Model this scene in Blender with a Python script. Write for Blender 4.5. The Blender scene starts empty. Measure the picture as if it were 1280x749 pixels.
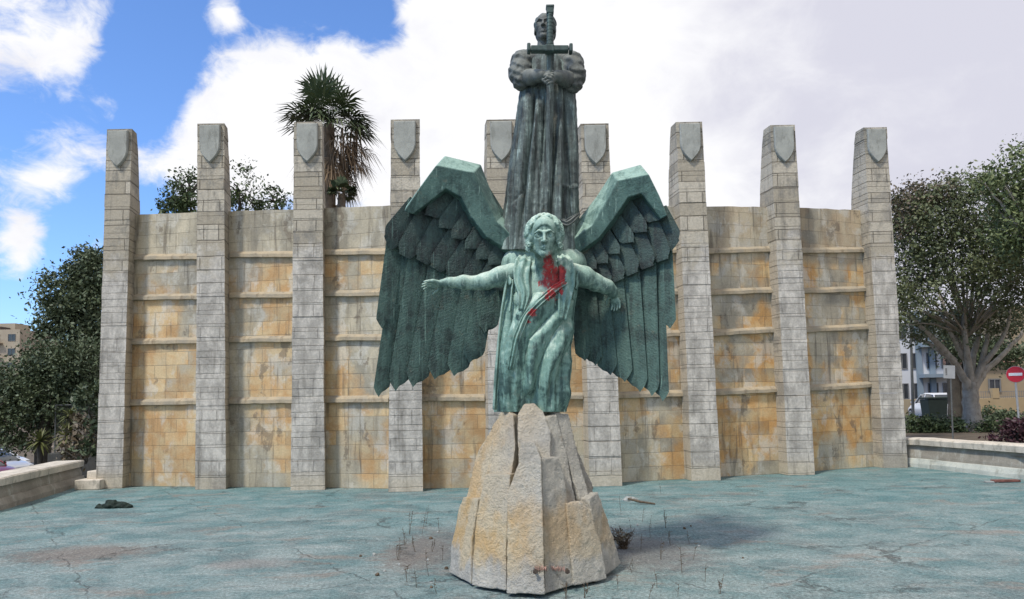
import bpy, bmesh, math, random
import numpy as np
from mathutils import Vector, Matrix, noise as mnoise

SC = bpy.context.scene
COL = SC.collection
RAD = math.radians
random.seed(7)
rng = np.random.default_rng(7)

# ------------------------------------------------------------------ camera
PW, PH, FPX = 1280.0, 749.0, 900.0
PITCH, ROLL, SHIFT, CAMH = 0.0653, -0.0177, 0.0499, 2.0512
_cp, _sp, _cr, _sr = math.cos(PITCH), math.sin(PITCH), math.cos(ROLL), math.sin(ROLL)
FW = Vector((0, _cp, _sp)); RT0 = Vector((1, 0, 0)); UP0 = RT0.cross(FW)
RT = _cr * RT0 + _sr * UP0
UP = _cr * UP0 - _sr * RT0
CAMP = Vector((0, 0, CAMH))
cd = bpy.data.cameras.new('camera'); cam = bpy.data.objects.new('camera', cd); COL.objects.link(cam)
M = Matrix((RT, UP, -FW)).transposed().to_4x4(); M.translation = CAMP
cam.matrix_world = M
cd.sensor_fit = 'HORIZONTAL'; cd.sensor_width = 36.0; cd.lens = 36.0 * FPX / PW
cd.shift_y = SHIFT; cd.clip_end = 3000; cd.clip_start = 0.1
SC.camera = cam


def ray(x, y):
    return FW + RT * ((x - PW / 2) / FPX) + UP * (-(y - PH / 2 - SHIFT * PW) / FPX)


def at(x, y, Y):
    """point of the place seen at photo pixel x, y at the distance Y along the view axis"""
    r = ray(x, y)
    return CAMP + r * (Y / r.y)


def on_ground(x, y, z=0.0):
    r = ray(x, y)
    return CAMP + r * ((z - CAMH) / r.z)


_FWn, _RTn, _UPn = np.array(FW), np.array(RT), np.array(UP)


def at_np(x, y, Y):
    x = np.asarray(x, float); y = np.asarray(y, float); Y = np.asarray(Y, float)
    r = _FWn + ((x - PW / 2) / FPX)[..., None] * _RTn - ((y - PH / 2 - SHIFT * PW) / FPX)[..., None] * _UPn
    return np.array([0, 0, CAMH]) + r * (Y / r[..., 1])[..., None]


# ------------------------------------------------------------------ sky + sun
SUN_EL, SUN_AZ = 56.0, 222.0           # azimuth clockwise from +Y (behind the viewer's left shoulder)
w = bpy.data.worlds.new('World'); SC.world = w; w.use_nodes = True
nt = w.node_tree; nt.nodes.clear()


class NB:
    """small node builder"""
    def __init__(s, nt): s.nt = nt

    def n(s, t, **k):
        nd = s.nt.nodes.new(t)
        for a, b in k.items():
            if a.startswith('i_'):
                nd.inputs[int(a[2:]) if a[2:].isdigit() else a[2:]].default_value = b
            else: setattr(nd, a, b)
        return nd

    def put(s, sock, v):
        if isinstance(v, bpy.types.NodeSocket): s.nt.links.new(v, sock)
        elif v is not None:
            if hasattr(sock.default_value, '__len__') and not hasattr(v, '__len__'): v = (v,) * len(sock.default_value)
            if hasattr(sock.default_value, '__len__') and len(sock.default_value) == 4 and len(v) == 3: v = (*v, 1)
            sock.default_value = v

    def math(s, op, a, b=None, c=None, clamp=False):
        nd = s.n('ShaderNodeMath', operation=op); nd.use_clamp = clamp
        for i, v in enumerate((a, b, c)): s.put(nd.inputs[i], v)
        return nd.outputs[0]

    def vmath(s, op, a, b=None):
        nd = s.n('ShaderNodeVectorMath', operation=op)
        s.put(nd.inputs[0], a)
        if b is not None: s.put(nd.inputs[1], b)
        return nd.outputs['Value'] if op in ('DOT_PRODUCT', 'LENGTH', 'DISTANCE') else nd.outputs[0]

    def noise(s, vec, scale, detail=4, rough=0.55, dist=0.0, out=0):
        nd = s.n('ShaderNodeTexNoise'); s.put(nd.inputs['Vector'], vec)
        nd.inputs['Scale'].default_value = scale; nd.inputs['Detail'].default_value = detail
        nd.inputs['Roughness'].default_value = rough; nd.inputs['Distortion'].default_value = dist
        return nd.outputs[out]

    def step(s, v, lo, hi, a=0.0, b=1.0):
        nd = s.n('ShaderNodeMapRange', interpolation_type='SMOOTHSTEP')
        s.put(nd.inputs[0], v)
        for i, q in enumerate((lo, hi, a, b)): s.put(nd.inputs[i + 1], q)
        return nd.outputs[0]

    def mix(s, f, a, b, mode='MIX'):
        nd = s.n('ShaderNodeMix', data_type='RGBA', blend_type=mode)
        s.put(nd.inputs[0], f); s.put(nd.inputs[6], a); s.put(nd.inputs[7], b)
        return nd.outputs[2]

    def scale(s, v, xyz): return s.vmath('MULTIPLY', v, xyz)

    def sep(s, v):
        nd = s.n('ShaderNodeSeparateXYZ'); s.put(nd.inputs[0], v); return nd.outputs

    def pos(s): return s.n('ShaderNodeNewGeometry').outputs['Position']


B = NB(nt)
sky = B.n('ShaderNodeTexSky', sky_type='NISHITA', sun_disc=False)
sky.sun_elevation = RAD(SUN_EL); sky.sun_rotation = RAD(SUN_AZ)
sky.air_density = 1.0; sky.dust_density = 0.6; sky.ozone_density = 2.0
dirv = B.n('ShaderNodeTexCoord').outputs['Generated']
dx, dy, dz = B.sep(dirv)
big = B.noise(B.scale(dirv, (1, 1, 1.5)), 3.2, 7, 0.56, 0.35)
fine = B.noise(B.scale(dirv, (1, 1, 1.4)), 9.0, 6, 0.6, 0.4)
wisp = B.noise(B.scale(dirv, (1, 1, 1.6)), 26.0, 7, 0.62, 0.6)
cov = B.math('ADD', B.math('ADD', B.math('MULTIPLY', big, 0.62), B.math('MULTIPLY', fine, 0.50)), B.math('MULTIPLY', wisp, 0.36))
cov = B.math('SUBTRACT', cov, 0.225)
cov = B.math('ADD', cov, B.step(dx, -0.30, 0.02, -0.03, 0.42))


def puff(x, y, rad, amt):
    global cov
    d = ray(x, y).normalized()
    dd = B.vmath('DISTANCE', dirv, tuple(d))
    cov = B.math('ADD', cov, B.step(dd, 0.0, rad / FPX, amt, 0.0))


for a in ((350, 110, 170, .28), (30, 40, 120, .17), (95, 70, 60, .12), (75, 215, 100, .16), (210, 215, 80, .2), (300, 190, 120, .24), (32, 335, 42, .26), (35, 292, 34, .16),
          (275, 14, 34, .28), (440, 200, 180, .2), (585, 60, 120, .3), (140, 132, 26, .2), (120, 302, 22, .2),
          (180, 70, 80, -.36), (230, 20, 80, -.24), (340, 10, 90, -.22), (485, 30, 75, -.30), (415, 0, 80, -.2), (185, 150, 55, -.30), (20, 150, 60, -.16), (130, 255, 60, -.22), (75, 280, 45, -.22), (100, 350, 90, -.30), (60, 400, 70, -.3), (200, 250, 40, -.2), (10, 260, 40, -.14)):
    puff(*a)
mask = B.step(cov, 0.47, 0.70)
shade = B.noise(B.scale(dirv, (1, 1, 2.2)), 3.0, 5, 0.5, 0.3)
gr = B.math('ADD', B.math('ADD', B.math('MULTIPLY', shade, .6), B.math('MULTIPLY', fine, .4)), B.step(dx, 0.05, 0.6, -0.05, 0.24))
ccol = B.mix(B.step(gr, 0.42, 0.72), (1.0, 1.0, 1.02), (0.70, 0.70, 0.80))
bg1 = B.n('ShaderNodeBackground'); bg1.inputs[1].default_value = 0.125
B.put(bg1.inputs[0], B.mix(1.0, sky.outputs[0], (1.0, 1.30, 1.75), 'MULTIPLY'))
bg2 = B.n('ShaderNodeBackground'); bg2.inputs[1].default_value = 0.95
B.put(bg2.inputs[0], ccol)
mx = B.n('ShaderNodeMixShader'); B.put(mx.inputs[0], mask)
nt.links.new(bg1.outputs[0], mx.inputs[1]); nt.links.new(bg2.outputs[0], mx.inputs[2])
wo = B.n('ShaderNodeOutputWorld'); nt.links.new(mx.outputs[0], wo.inputs[0])

sl = bpy.data.lights.new('sun', 'SUN'); sl.energy = 3.3; sl.angle = RAD(7); sl.color = (1.0, 0.94, 0.84)
so = bpy.data.objects.new('sun', sl); COL.objects.link(so)
az, el = RAD(SUN_AZ), RAD(SUN_EL)
sdir = Vector((math.sin(az) * math.cos(el), math.cos(az) * math.cos(el), math.sin(el)))
so.rotation_euler = sdir.to_track_quat('Z', 'Y').to_euler(); so.location = (-20, -20, 40)

SC.view_settings.view_transform = 'Standard'; SC.view_settings.look = 'None'
SC.view_settings.exposure = 0.1; SC.view_settings.gamma = 1.0; SC.view_settings.use_curve_mapping = False

# ------------------------------------------------------------------ object helpers


def tag(o, label=None, cat=None, group=None, kind=None):
    if label: o['label'] = label
    if cat: o['category'] = cat
    if group: o['group'] = group
    if kind: o['kind'] = kind
    return o


def empty(name, loc, label, cat, group=None):
    o = bpy.data.objects.new(name, None); COL.objects.link(o); o.location = loc; o.empty_display_size = 0.2
    return tag(o, label, cat, group)


def link(name, me, mat=None, parent=None, smooth=False):
    o = bpy.data.objects.new(name, me); COL.objects.link(o)
    if mat is not None and not me.materials: me.materials.append(mat)
    if smooth: me.polygons.foreach_set('use_smooth', [True] * len(me.polygons))
    if parent is not None:
        o.parent = parent
        bpy_w = Matrix.Translation(parent_world(parent))
        o.matrix_parent_inverse = bpy_w.inverted()
    return o


def parent_world(p):
    return Vector(p.location) if p.parent is None else Vector((0, 0, 0))


def mesh(name, verts, faces, mat=None, parent=None, smooth=False, uvs=None):
    me = bpy.data.meshes.new(name)
    v = np.asarray(verts, dtype=float).tolist()
    me.from_pydata(v, [], [list(map(int, f)) for f in faces]); me.update()
    if uvs is not None:
        l = me.uv_layers.new(name='UVMap'); l.data.foreach_set('uv', np.asarray(uvs, dtype=np.float32).ravel())
    return link(name, me, mat, parent, smooth)


def bm_obj(name, bm, mat=None, parent=None, smooth=False):
    bmesh.ops.recalc_face_normals(bm, faces=bm.faces)
    me = bpy.data.meshes.new(name); bm.to_mesh(me); bm.free()
    return link(name, me, mat, parent, smooth)


def quads_mesh(name, V, Q, mat=None, parent=None, smooth=False, attr=None, vuv=None):
    """fast path: numpy verts (n,3) and quads (m,4)"""
    me = bpy.data.meshes.new(name)
    V = np.ascontiguousarray(V, dtype=np.float32); Q = np.ascontiguousarray(Q, dtype=np.int32)
    k = Q.shape[1]
    me.vertices.add(len(V)); me.vertices.foreach_set('co', V.ravel())
    me.loops.add(Q.size); me.loops.foreach_set('vertex_index', Q.ravel())
    me.polygons.add(len(Q)); me.polygons.foreach_set('loop_start', np.arange(0, Q.size, k, dtype=np.int32))
    me.polygons.foreach_set('loop_total', np.full(len(Q), k, dtype=np.int32))
    if vuv is not None:
        me.uv_layers.new(name='UVMap').data.foreach_set('uv', np.ascontiguousarray(vuv[Q.ravel()], dtype=np.float32).ravel())
    me.update(calc_edges=True); me.validate()
    return link(name, me, mat, parent, smooth)


def box(bm, c, s, rz=0.0, rx=0.0, ry=0.0):
    m = Matrix.Translation(c) @ Matrix.Rotation(rz, 4, 'Z') @ Matrix.Rotation(ry, 4, 'Y') @ Matrix.Rotation(rx, 4, 'X') @ Matrix.Diagonal((*s, 1))
    return bmesh.ops.create_cube(bm, size=1.0, matrix=m)['verts']


def bar(bm, a, b, r1, r2=None, seg=8, cap=True):
    a = Vector(a); b = Vector(b); d = b - a
    if d.length < 1e-6: return
    m = Matrix.Translation((a + b) / 2) @ d.to_track_quat('Z', 'Y').to_matrix().to_4x4()
    bmesh.ops.create_cone(bm, cap_ends=cap, segments=seg, radius1=r1, radius2=r1 if r2 is None else r2, depth=d.length, matrix=m)


def tube(pts, radii, seg=8):
    """smooth tapered tube along points -> verts, quads"""
    pts = np.array(pts, float); n = len(pts)
    V = []; up = np.array([0.13, 0.31, 0.94])
    for i in range(n):
        t = pts[min(i + 1, n - 1)] - pts[max(i - 1, 0)]; t /= np.linalg.norm(t) + 1e-9
        a = np.cross(t, up); la = np.linalg.norm(a)
        if la < 1e-3: a = np.cross(t, [1, 0, 0]); la = np.linalg.norm(a)
        a /= la; b = np.cross(t, a)
        for k in range(seg):
            th = 2 * math.pi * k / seg
            V.append(pts[i] + radii[i] * (math.cos(th) * a + math.sin(th) * b))
    Q = []
    for i in range(n - 1):
        for k in range(seg):
            Q.append((i * seg + k, i * seg + (k + 1) % seg, (i + 1) * seg + (k + 1) % seg, (i + 1) * seg + k))
    return V, Q


def join_vq(lst):
    V = []; Q = []
    for v, q in lst:
        o = len(V); V += list(v); Q += [tuple(i + o for i in f) for f in q]
    return V, Q


def bevel(o, wd=0.01, seg=2, ang=40):
    m = o.modifiers.new('bevel', 'BEVEL'); m.width = wd; m.segments = seg; m.limit_method = 'ANGLE'; m.angle_limit = RAD(ang)
    return o


# ------------------------------------------------------------------ materials


def mat(name, fn, rough=0.85, spec=0.3):
    m = bpy.data.materials.new(name); m.use_nodes = True
    t = m.node_tree; b = t.nodes['Principled BSDF']
    b.inputs['Roughness'].default_value = rough; b.inputs['Specular IOR Level'].default_value = spec
    nb = NB(t)
    r = fn(nb, b)
    return m


def bump(nb, b, h, strength=0.4, dist=0.02):
    bp = nb.n('ShaderNodeBump'); bp.inputs['Strength'].default_value = strength; bp.inputs['Distance'].default_value = dist
    nb.put(bp.inputs['Height'], h); nb.nt.links.new(bp.outputs[0], b.inputs['Normal'])


def plain(name, col, rough=0.7, var=0.15, scale=6.0, spec=0.3, metal=0.0):
    def f(nb, b):
        n = nb.noise(nb.pos(), scale, 4)
        c = nb.mix(nb.step(n, 0.3, 0.7), tuple(x * (1 - var) for x in col), tuple(min(1, x * (1 + var)) for x in col))
        nb.put(b.inputs['Base Color'], c); b.inputs['Metallic'].default_value = metal
    return mat(name, f, rough, spec)


def m_panel(nb, b):
    p = nb.pos(); x, y, z = nb.sep(p)
    uv = nb.n('ShaderNodeUVMap').outputs[0]
    br = nb.n('ShaderNodeTexBrick'); nb.put(br.inputs['Vector'], uv)
    br.inputs['Scale'].default_value = 1.0; br.inputs['Brick Width'].default_value = 0.62; br.inputs['Row Height'].default_value = 0.335
    br.inputs['Mortar Size'].default_value = 0.009; br.inputs['Mortar Smooth'].default_value = 0.5; br.inputs['Bias'].default_value = 0.0
    br.inputs['Color1'].default_value = (0, 0, 0, 1); br.inputs['Color2'].default_value = (1, 1, 1, 1); br.inputs['Mortar'].default_value = (.5, .5, .5, 1)
    block = br.outputs['Color']; mort = br.outputs['Fac']
    wob = nb.vmath('ADD', p, nb.scale(nb.noise(p, 1.6, 5, .65, 0, 1), (0.6, 0.6, 0.6)))
    n1 = nb.noise(nb.scale(wob, (1.0, 1.0, 0.55)), 0.72, 4, 0.5, 0.2)
    n2 = nb.noise(nb.scale(wob, (1.3, 1.3, 0.40)), 1.1, 5, 0.55, 0.2)
    blk = nb.math('MULTIPLY', nb.math('SUBTRACT', block, 0.5), 0.10)
    och = nb.step(nb.math('ADD', n1, blk), 0.425, 0.55)
    tier = nb.math('ADD', nb.step(z, 5.3, 5.7, 0.8, 0.0), nb.step(x, 1.0, 9.0, 0.0, 0.3))
    och = nb.math('MULTIPLY', och, tier, clamp=True)
    base = nb.mix(nb.step(nb.math('ADD', n2, blk), 0.38, 0.62), (0.51, 0.455, 0.345), (0.30, 0.275, 0.22))
    orange = nb.mix(nb.step(nb.noise(wob, 2.3, 4), 0.35, 0.65), (0.53, 0.305, 0.125), (0.60, 0.45, 0.255))
    c = nb.mix(och, base, orange)
    lime = nb.step(nb.noise(nb.scale(wob, (1.2, 1.2, .8)), 1.7, 5, .62), 0.49, 0.64)
    c = nb.mix(nb.math('MULTIPLY', lime, 0.62), c, (0.57, 0.55, 0.49))
    strk = nb.step(nb.noise(nb.scale(p, (5.5, 5.5, 0.45)), 1.0, 5, 0.65, 0.4), 0.52, 0.70)
    c = nb.mix(nb.math('MULTIPLY', strk, 0.70), c, (0.135, 0.115, 0.09))
    damp = nb.step(nb.noise(nb.scale(wob, (2.2, 2.2, 1.0)), 1.0, 5, .6), 0.60, 0.66)
    c = nb.mix(nb.math('MULTIPLY', damp, 0.62), c, (0.16, 0.13, 0.10))
    c = nb.mix(nb.math('MULTIPLY', nb.step(z, 0.0, 0.45, 0.55, 0.0), nb.noise(p, 4, 4)), c, (0.50, 0.45, 0.33))
    fine = nb.noise(p, 26.0, 6, 0.7)
    c = nb.mix(1.0, c, nb.mix(block, (.80, .80, .80), (1.12, 1.11, 1.08)), 'MULTIPLY')
    c = nb.mix(1.0, c, nb.mix(fine, (.62, .62, .62), (1.30, 1.30, 1.28)), 'MULTIPLY')
    c = nb.mix(nb.math('MULTIPLY', nb.math('MULTIPLY', mort, nb.noise(p, 2.2, 4)), 0.66), c, (0.14, 0.12, 0.09))
    nb.put(b.inputs['Base Color'], c)
    h = nb.math('SUBTRACT', nb.math('ADD', fine, nb.math('MULTIPLY', block, 0.35)), nb.math('MULTIPLY', mort, 1.3))
    bump(nb, b, h, 0.55, 0.02)


def m_pillar(nb, b):
    p = nb.pos(); x, y, z = nb.sep(p)
    uv = nb.n('ShaderNodeUVMap').outputs[0]
    rnd = nb.n('ShaderNodeObjectInfo').outputs['Random']
    u, v, _ = nb.sep(uv)
    wb = nb.noise(p, 3.0, 4, .6, 0, 1)
    u = nb.math('ADD', u, nb.math('MULTIPLY', nb.math('SUBTRACT', nb.sep(wb)[0], .5), .05))
    vv = nb.math('ADD', v, nb.math('MULTIPLY', nb.math('SINE', nb.math('ADD', nb.math('MULTIPLY', v, 2.3), nb.math('MULTIPLY', rnd, 17))), .10))
    vv = nb.math('ADD', vv, nb.math('MULTIPLY', nb.math('SUBTRACT', nb.sep(wb)[1], .5), .035))
    row = nb.math('DIVIDE', vv, .315)
    fr = nb.math('FRACT', row); ri = nb.math('FLOOR', row)
    hj = nb.step(nb.math('MINIMUM', fr, nb.math('SUBTRACT', 1.0, fr)), .018, .045, 1, 0)
    wn = nb.n('ShaderNodeTexWhiteNoise', noise_dimensions='2D')
    cb = nb.n('ShaderNodeCombineXYZ'); nb.put(cb.inputs[0], ri); nb.put(cb.inputs[1], rnd); nb.put(wn.inputs['Vector'], cb.outputs[0])
    ja = nb.math('ADD', .08, nb.math('MULTIPLY', wn.outputs['Value'], .16))
    odd = nb.math('GREATER_THAN', nb.math('MODULO', ri, 2.0), .5)
    d1 = nb.math('ABSOLUTE', nb.math('SUBTRACT', u, nb.math('SUBTRACT', .80, ja))); d2 = nb.math('ABSOLUTE', nb.math('SUBTRACT', u, nb.math('MULTIPLY', ja, .9)))
    vj = nb.math('MULTIPLY', nb.step(nb.math('MINIMUM', d1, d2), .006, .014, 1, 0), odd)
    mort = nb.math('MAXIMUM', hj, vj)
    cb2 = nb.n('ShaderNodeCombineXYZ'); nb.put(cb2.inputs[0], ri); nb.put(cb2.inputs[1], nb.math('ADD', rnd, nb.math('MULTIPLY', nb.math('MULTIPLY', nb.math('GREATER_THAN', u, nb.math('SUBTRACT', .80, ja)), odd), 3.0)))
    wn2 = nb.n('ShaderNodeTexWhiteNoise', noise_dimensions='2D'); nb.put(wn2.inputs['Vector'], cb2.outputs[0])
    block = wn2.outputs['Value']
    n1 = nb.noise(p, 1.6, 5, .65, .3); n2 = nb.noise(nb.scale(p, (1, 1, .5)), 3.2, 6, .7)
    stone = nb.mix(block, (0.37, 0.325, 0.25), (0.52, 0.47, 0.38))
    stone = nb.mix(nb.step(n2, .5, .68), stone, (0.27, 0.25, 0.21))
    cem = nb.mix(nb.step(n2, .35, .62), (0.60, 0.56, 0.495), (0.375, 0.35, 0.31))
    edge = nb.step(nb.math('ADD', z, nb.math('MULTIPLY', nb.math('SUBTRACT', n1, .5), 4.0)), 5.2, 6.0)
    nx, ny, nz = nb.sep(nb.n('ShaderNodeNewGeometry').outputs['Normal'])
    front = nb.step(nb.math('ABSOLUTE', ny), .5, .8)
    c = nb.mix(edge, nb.mix(front, (0.48, 0.42, 0.33), cem), stone)  # side faces below the stone courses tinted warm cream to imitate bounced light
    c = nb.mix(nb.step(z, 0.15, 0.55, 0.6, 0.0), c, (0.52, 0.45, 0.33))
    pat = nb.step(nb.noise(p, 1.0, 5, .65), .54, .62)
    c = nb.mix(nb.math('MULTIPLY', pat, .55), c, (0.24, 0.225, 0.20))
    strk = nb.step(nb.noise(nb.scale(p, (6, 6, .5)), 1.0, 5, .65, .3), .52, .72)
    c = nb.mix(nb.math('MULTIPLY', strk, .55), c, (0.18, 0.165, 0.14))
    top = nb.step(z, 8.1, 8.75)
    c = nb.mix(nb.math('MULTIPLY', top, nb.step(n2, .35, .7, .2, .75)), c, (0.20, 0.19, 0.16))
    fine = nb.noise(p, 22.0, 7, .72)
    c = nb.mix(1.0, c, nb.mix(fine, (.48, .48, .48), (1.42, 1.42, 1.4)), 'MULTIPLY')
    c = nb.mix(nb.math('MULTIPLY', mort, nb.math('ADD', nb.math('MULTIPLY', edge, .5), nb.math('MULTIPLY', nb.noise(p, 2.5, 4), .38))), c, (0.12, 0.105, 0.085))
    nb.put(b.inputs['Base Color'], c)
    h = nb.math('SUBTRACT', nb.math('ADD', fine, nb.math('MULTIPLY', block, .4)), nb.math('MULTIPLY', mort, 1.2))
    bump(nb, b, h, .7, .03)


def stone_mat(name, c1, c2, c3, sc=1.0, bs=.6):
    def f(nb, b):
        p = nb.pos()
        n1 = nb.noise(p, 1.8 * sc, 6, .65, .3); n2 = nb.noise(nb.scale(p, (2.2, 2.2, .8)), 2.0 * sc, 5, .65)
        fine = nb.noise(p, 30 * sc, 7, .7)
        c = nb.mix(nb.step(n1, .36, .64), c1, c2)
        c = nb.mix(nb.math('MULTIPLY', nb.step(n2, .52, .68), .7), c, c3)
        c = nb.mix(1.0, c, nb.mix(fine, (.68, .68, .68), (1.28, 1.28, 1.27)), 'MULTIPLY')
        nb.put(b.inputs['Base Color'], c)
        bump(nb, b, nb.math('ADD', fine, nb.math('MULTIPLY', n1, 1.5)), bs, .02)
    return mat(name, f, .9, .2)


def m_rock(nb, b):
    p = nb.pos(); x, y, z = nb.sep(p)
    n1 = nb.noise(p, 2.2, 6, .6, .4); n2 = nb.noise(nb.scale(p, (1, 1, .6)), 3.0, 5, .6)
    fine = nb.noise(p, 38, 8, .72); mid = nb.noise(p, 11, 6, .65)
    grey = nb.mix(nb.step(n1, .35, .65), (0.60, 0.575, 0.50), (0.45, 0.43, 0.38))
    warm = nb.mix(nb.step(n2, .4, .6), (0.63, 0.44, 0.225), (0.64, 0.535, 0.365))
    zz = nb.math('ADD', z, nb.math('MULTIPLY', nb.math('SUBTRACT', n2, .5), .9))
    band = nb.math('MULTIPLY', nb.step(zz, .22, .42), nb.step(zz, .62, 1.0, 1, 0))
    left = nb.math('ADD', nb.step(nb.math('ADD', x, nb.math('MULTIPLY', nb.math('SUBTRACT', n1, .5), .7)), -.45, .30, .85, .05), nb.math('MULTIPLY', band, .6), clamp=True)
    low = nb.step(zz, .18, .36)
    c = nb.mix(nb.math('MULTIPLY', left, low), grey, warm)
    c = nb.mix(nb.math('MULTIPLY', nb.step(nb.math('SUBTRACT', nb.math('MULTIPLY', z, .9), nb.math('ABSOLUTE', nb.math('SUBTRACT', x, .2))), 1.25, 1.75), .55), c, (0.58, 0.47, 0.32))
    spot = nb.step(nb.noise(p, 6.0, 5, .7), .60, .70)
    c = nb.mix(nb.math('MULTIPLY', spot, .5), c, (0.30, 0.23, 0.15))
    c = nb.mix(1.0, c, nb.mix(fine, (.70, .70, .70), (1.25, 1.25, 1.24)), 'MULTIPLY')
    nb.put(b.inputs['Base Color'], c)
    bump(nb, b, nb.math('ADD', nb.math('MULTIPLY', mid, 1.8), nb.math('MULTIPLY', fine, 1.5)), 1.0, .035)


def m_floor(nb, b):
    p = nb.pos(); x, y, z = nb.sep(p)
    wob = nb.vmath('ADD', p, nb.scale(nb.noise(p, .7, 4, .6, 0, 1), (.8, .8, 0)))
    n1 = nb.noise(p, .42, 6, .62, .5); n2 = nb.noise(wob, 1.3, 6, .68); fine = nb.noise(p, 24, 8, .78); mid = nb.noise(p, 5.5, 6, .7)
    far = nb.step(nb.math('ADD', y, nb.math('MULTIPLY', nb.math('SUBTRACT', n1, .5), 14)), 9.0, 16.5)
    teal = nb.mix(nb.step(n2, .35, .65), (0.085, 0.180, 0.188), (0.150, 0.250, 0.252))
    grey = nb.mix(nb.step(n2, .38, .62), (0.120, 0.190, 0.192), (0.215, 0.272, 0.265))
    c = nb.mix(nb.math('MULTIPLY', far, .85), grey, teal)
    c = nb.mix(nb.math('MULTIPLY', nb.step(nb.noise(wob, .6, 6, .7, .3), .50, .64), .6), c, (0.12, 0.15, 0.15))
    c = nb.mix(nb.math('MULTIPLY', nb.step(nb.noise(nb.scale(wob, (.6, 1.8, 1)), 1.6, 7, .75, .3), .50, .62), .5), c, (0.30, 0.335, 0.32))
    rust = nb.step(nb.noise(nb.scale(wob, (.75, 1.5, 1)), .9, 6, .72, .4), .54, .66)
    c = nb.mix(nb.math('MULTIPLY', rust, .6), c, (0.225, 0.185, 0.155))

    def patch(cx, cy, rx, ry, col, amt, c):
        v = nb.vmath('MULTIPLY', nb.vmath('SUBTRACT', p, (cx, cy, 0)), (1 / rx, 1 / ry, 0))
        d = nb.math('ADD', nb.vmath('LENGTH', v), nb.math('MULTIPLY', nb.math('SUBTRACT', mid, .5), 1.6))
        return nb.mix(nb.math('MULTIPLY', nb.step(d, .35, 1.1, 1, 0), amt), c, col)
    q = on_ground(100, 692); c = patch(q.x, q.y, 1.25, .75, (0.19, 0.15, 0.125), .7, c)
    q = on_ground(525, 690); c = patch(q.x, q.y, .6, 1.3, (0.19, 0.155, 0.13), .8, c)
    q = on_ground(650, 700); c = patch(q.x, q.y + .9, 2.1, 2.2, (0.13, 0.135, 0.13), .75, c)
    q = on_ground(815, 690); c = patch(q.x, q.y, .95, 1.5, (0.14, 0.135, 0.13), .75, c)
    q = on_ground(310, 705); c = patch(q.x, q.y, .7, .4, (0.22, 0.185, 0.17), .5, c)
    # expansion joints running diagonally, and wandering cracks
    vx = nb.vmath('DOT_PRODUCT', wob_small(nb, p), (0.80, 0.60, 0)); vy = nb.vmath('DOT_PRODUCT', wob_small(nb, p), (-0.60, 0.80, 0))

    def joint(v, s):
        f = nb.math('FRACT', nb.math('DIVIDE', v, s))
        return nb.step(nb.math('ABSOLUTE', nb.math('SUBTRACT', f, .5)), .0015, .0065, 1, 0)
    j = nb.math('MAXIMUM', joint(vx, 2.6), joint(vy, 3.1))
    vo = nb.n('ShaderNodeTexVoronoi', feature='DISTANCE_TO_EDGE'); nb.put(vo.inputs['Vector'], nb.vmath('ADD', p, nb.scale(nb.noise(p, 1.4, 6, .7, 0, 1), (1.6, 1.6, 0))))
    vo.inputs['Scale'].default_value = .34
    cr = nb.math('MULTIPLY', nb.step(vo.outputs['Distance'], .002, .009, 1, 0), nb.step(nb.noise(p, .8, 3), .44, .60))
    cr = nb.math('MAXIMUM', cr, nb.math('MULTIPLY', j, nb.step(nb.noise(p, 1.3, 5, .7), .42, .58, 0, .8)))
    c = nb.mix(1.0, c, nb.mix(nb.step(fine, .25, .75), (.42, .42, .42), (1.6, 1.58, 1.56)), 'MULTIPLY')
    c = nb.mix(nb.math('MULTIPLY', cr, .6), c, (0.055, 0.055, 0.05))
    grit = nb.noise(p, 75, 5, .8)
    c = nb.mix(1.0, c, nb.mix(nb.step(grit, .3, .7), (.55, .55, .55), (1.38, 1.38, 1.37)), 'MULTIPLY')
    c = nb.mix(nb.math('MULTIPLY', nb.step(nb.noise(nb.vmath('ADD', p, (2, 5, 1)), 8.5, 7, .75), .56, .68), .5), c, (0.085, 0.105, 0.10))
    speck = nb.step(nb.noise(p, 15, 2, .5), .68, .72)
    c = nb.mix(nb.math('MULTIPLY', speck, .5), c, (0.42, 0.42, 0.40))
    dk = nb.step(nb.noise(nb.vmath('ADD', p, (9.1, 4.3, 2)), 11, 3, .5), .67, .72)
    c = nb.mix(nb.math('MULTIPLY', dk, .65), c, (0.075, 0.08, 0.075))
    nb.put(b.inputs['Base Color'], c)
    bump(nb, b, nb.math('SUBTRACT', nb.math('ADD', nb.math('MULTIPLY', fine, .8), mid), nb.math('MULTIPLY', cr, 2)), .6, .03)


def wob_small(nb, p):
    return nb.vmath('ADD', p, nb.scale(nb.noise(p, 2.0, 4, .6, 0, 1), (.34, .34, 0)))


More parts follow.
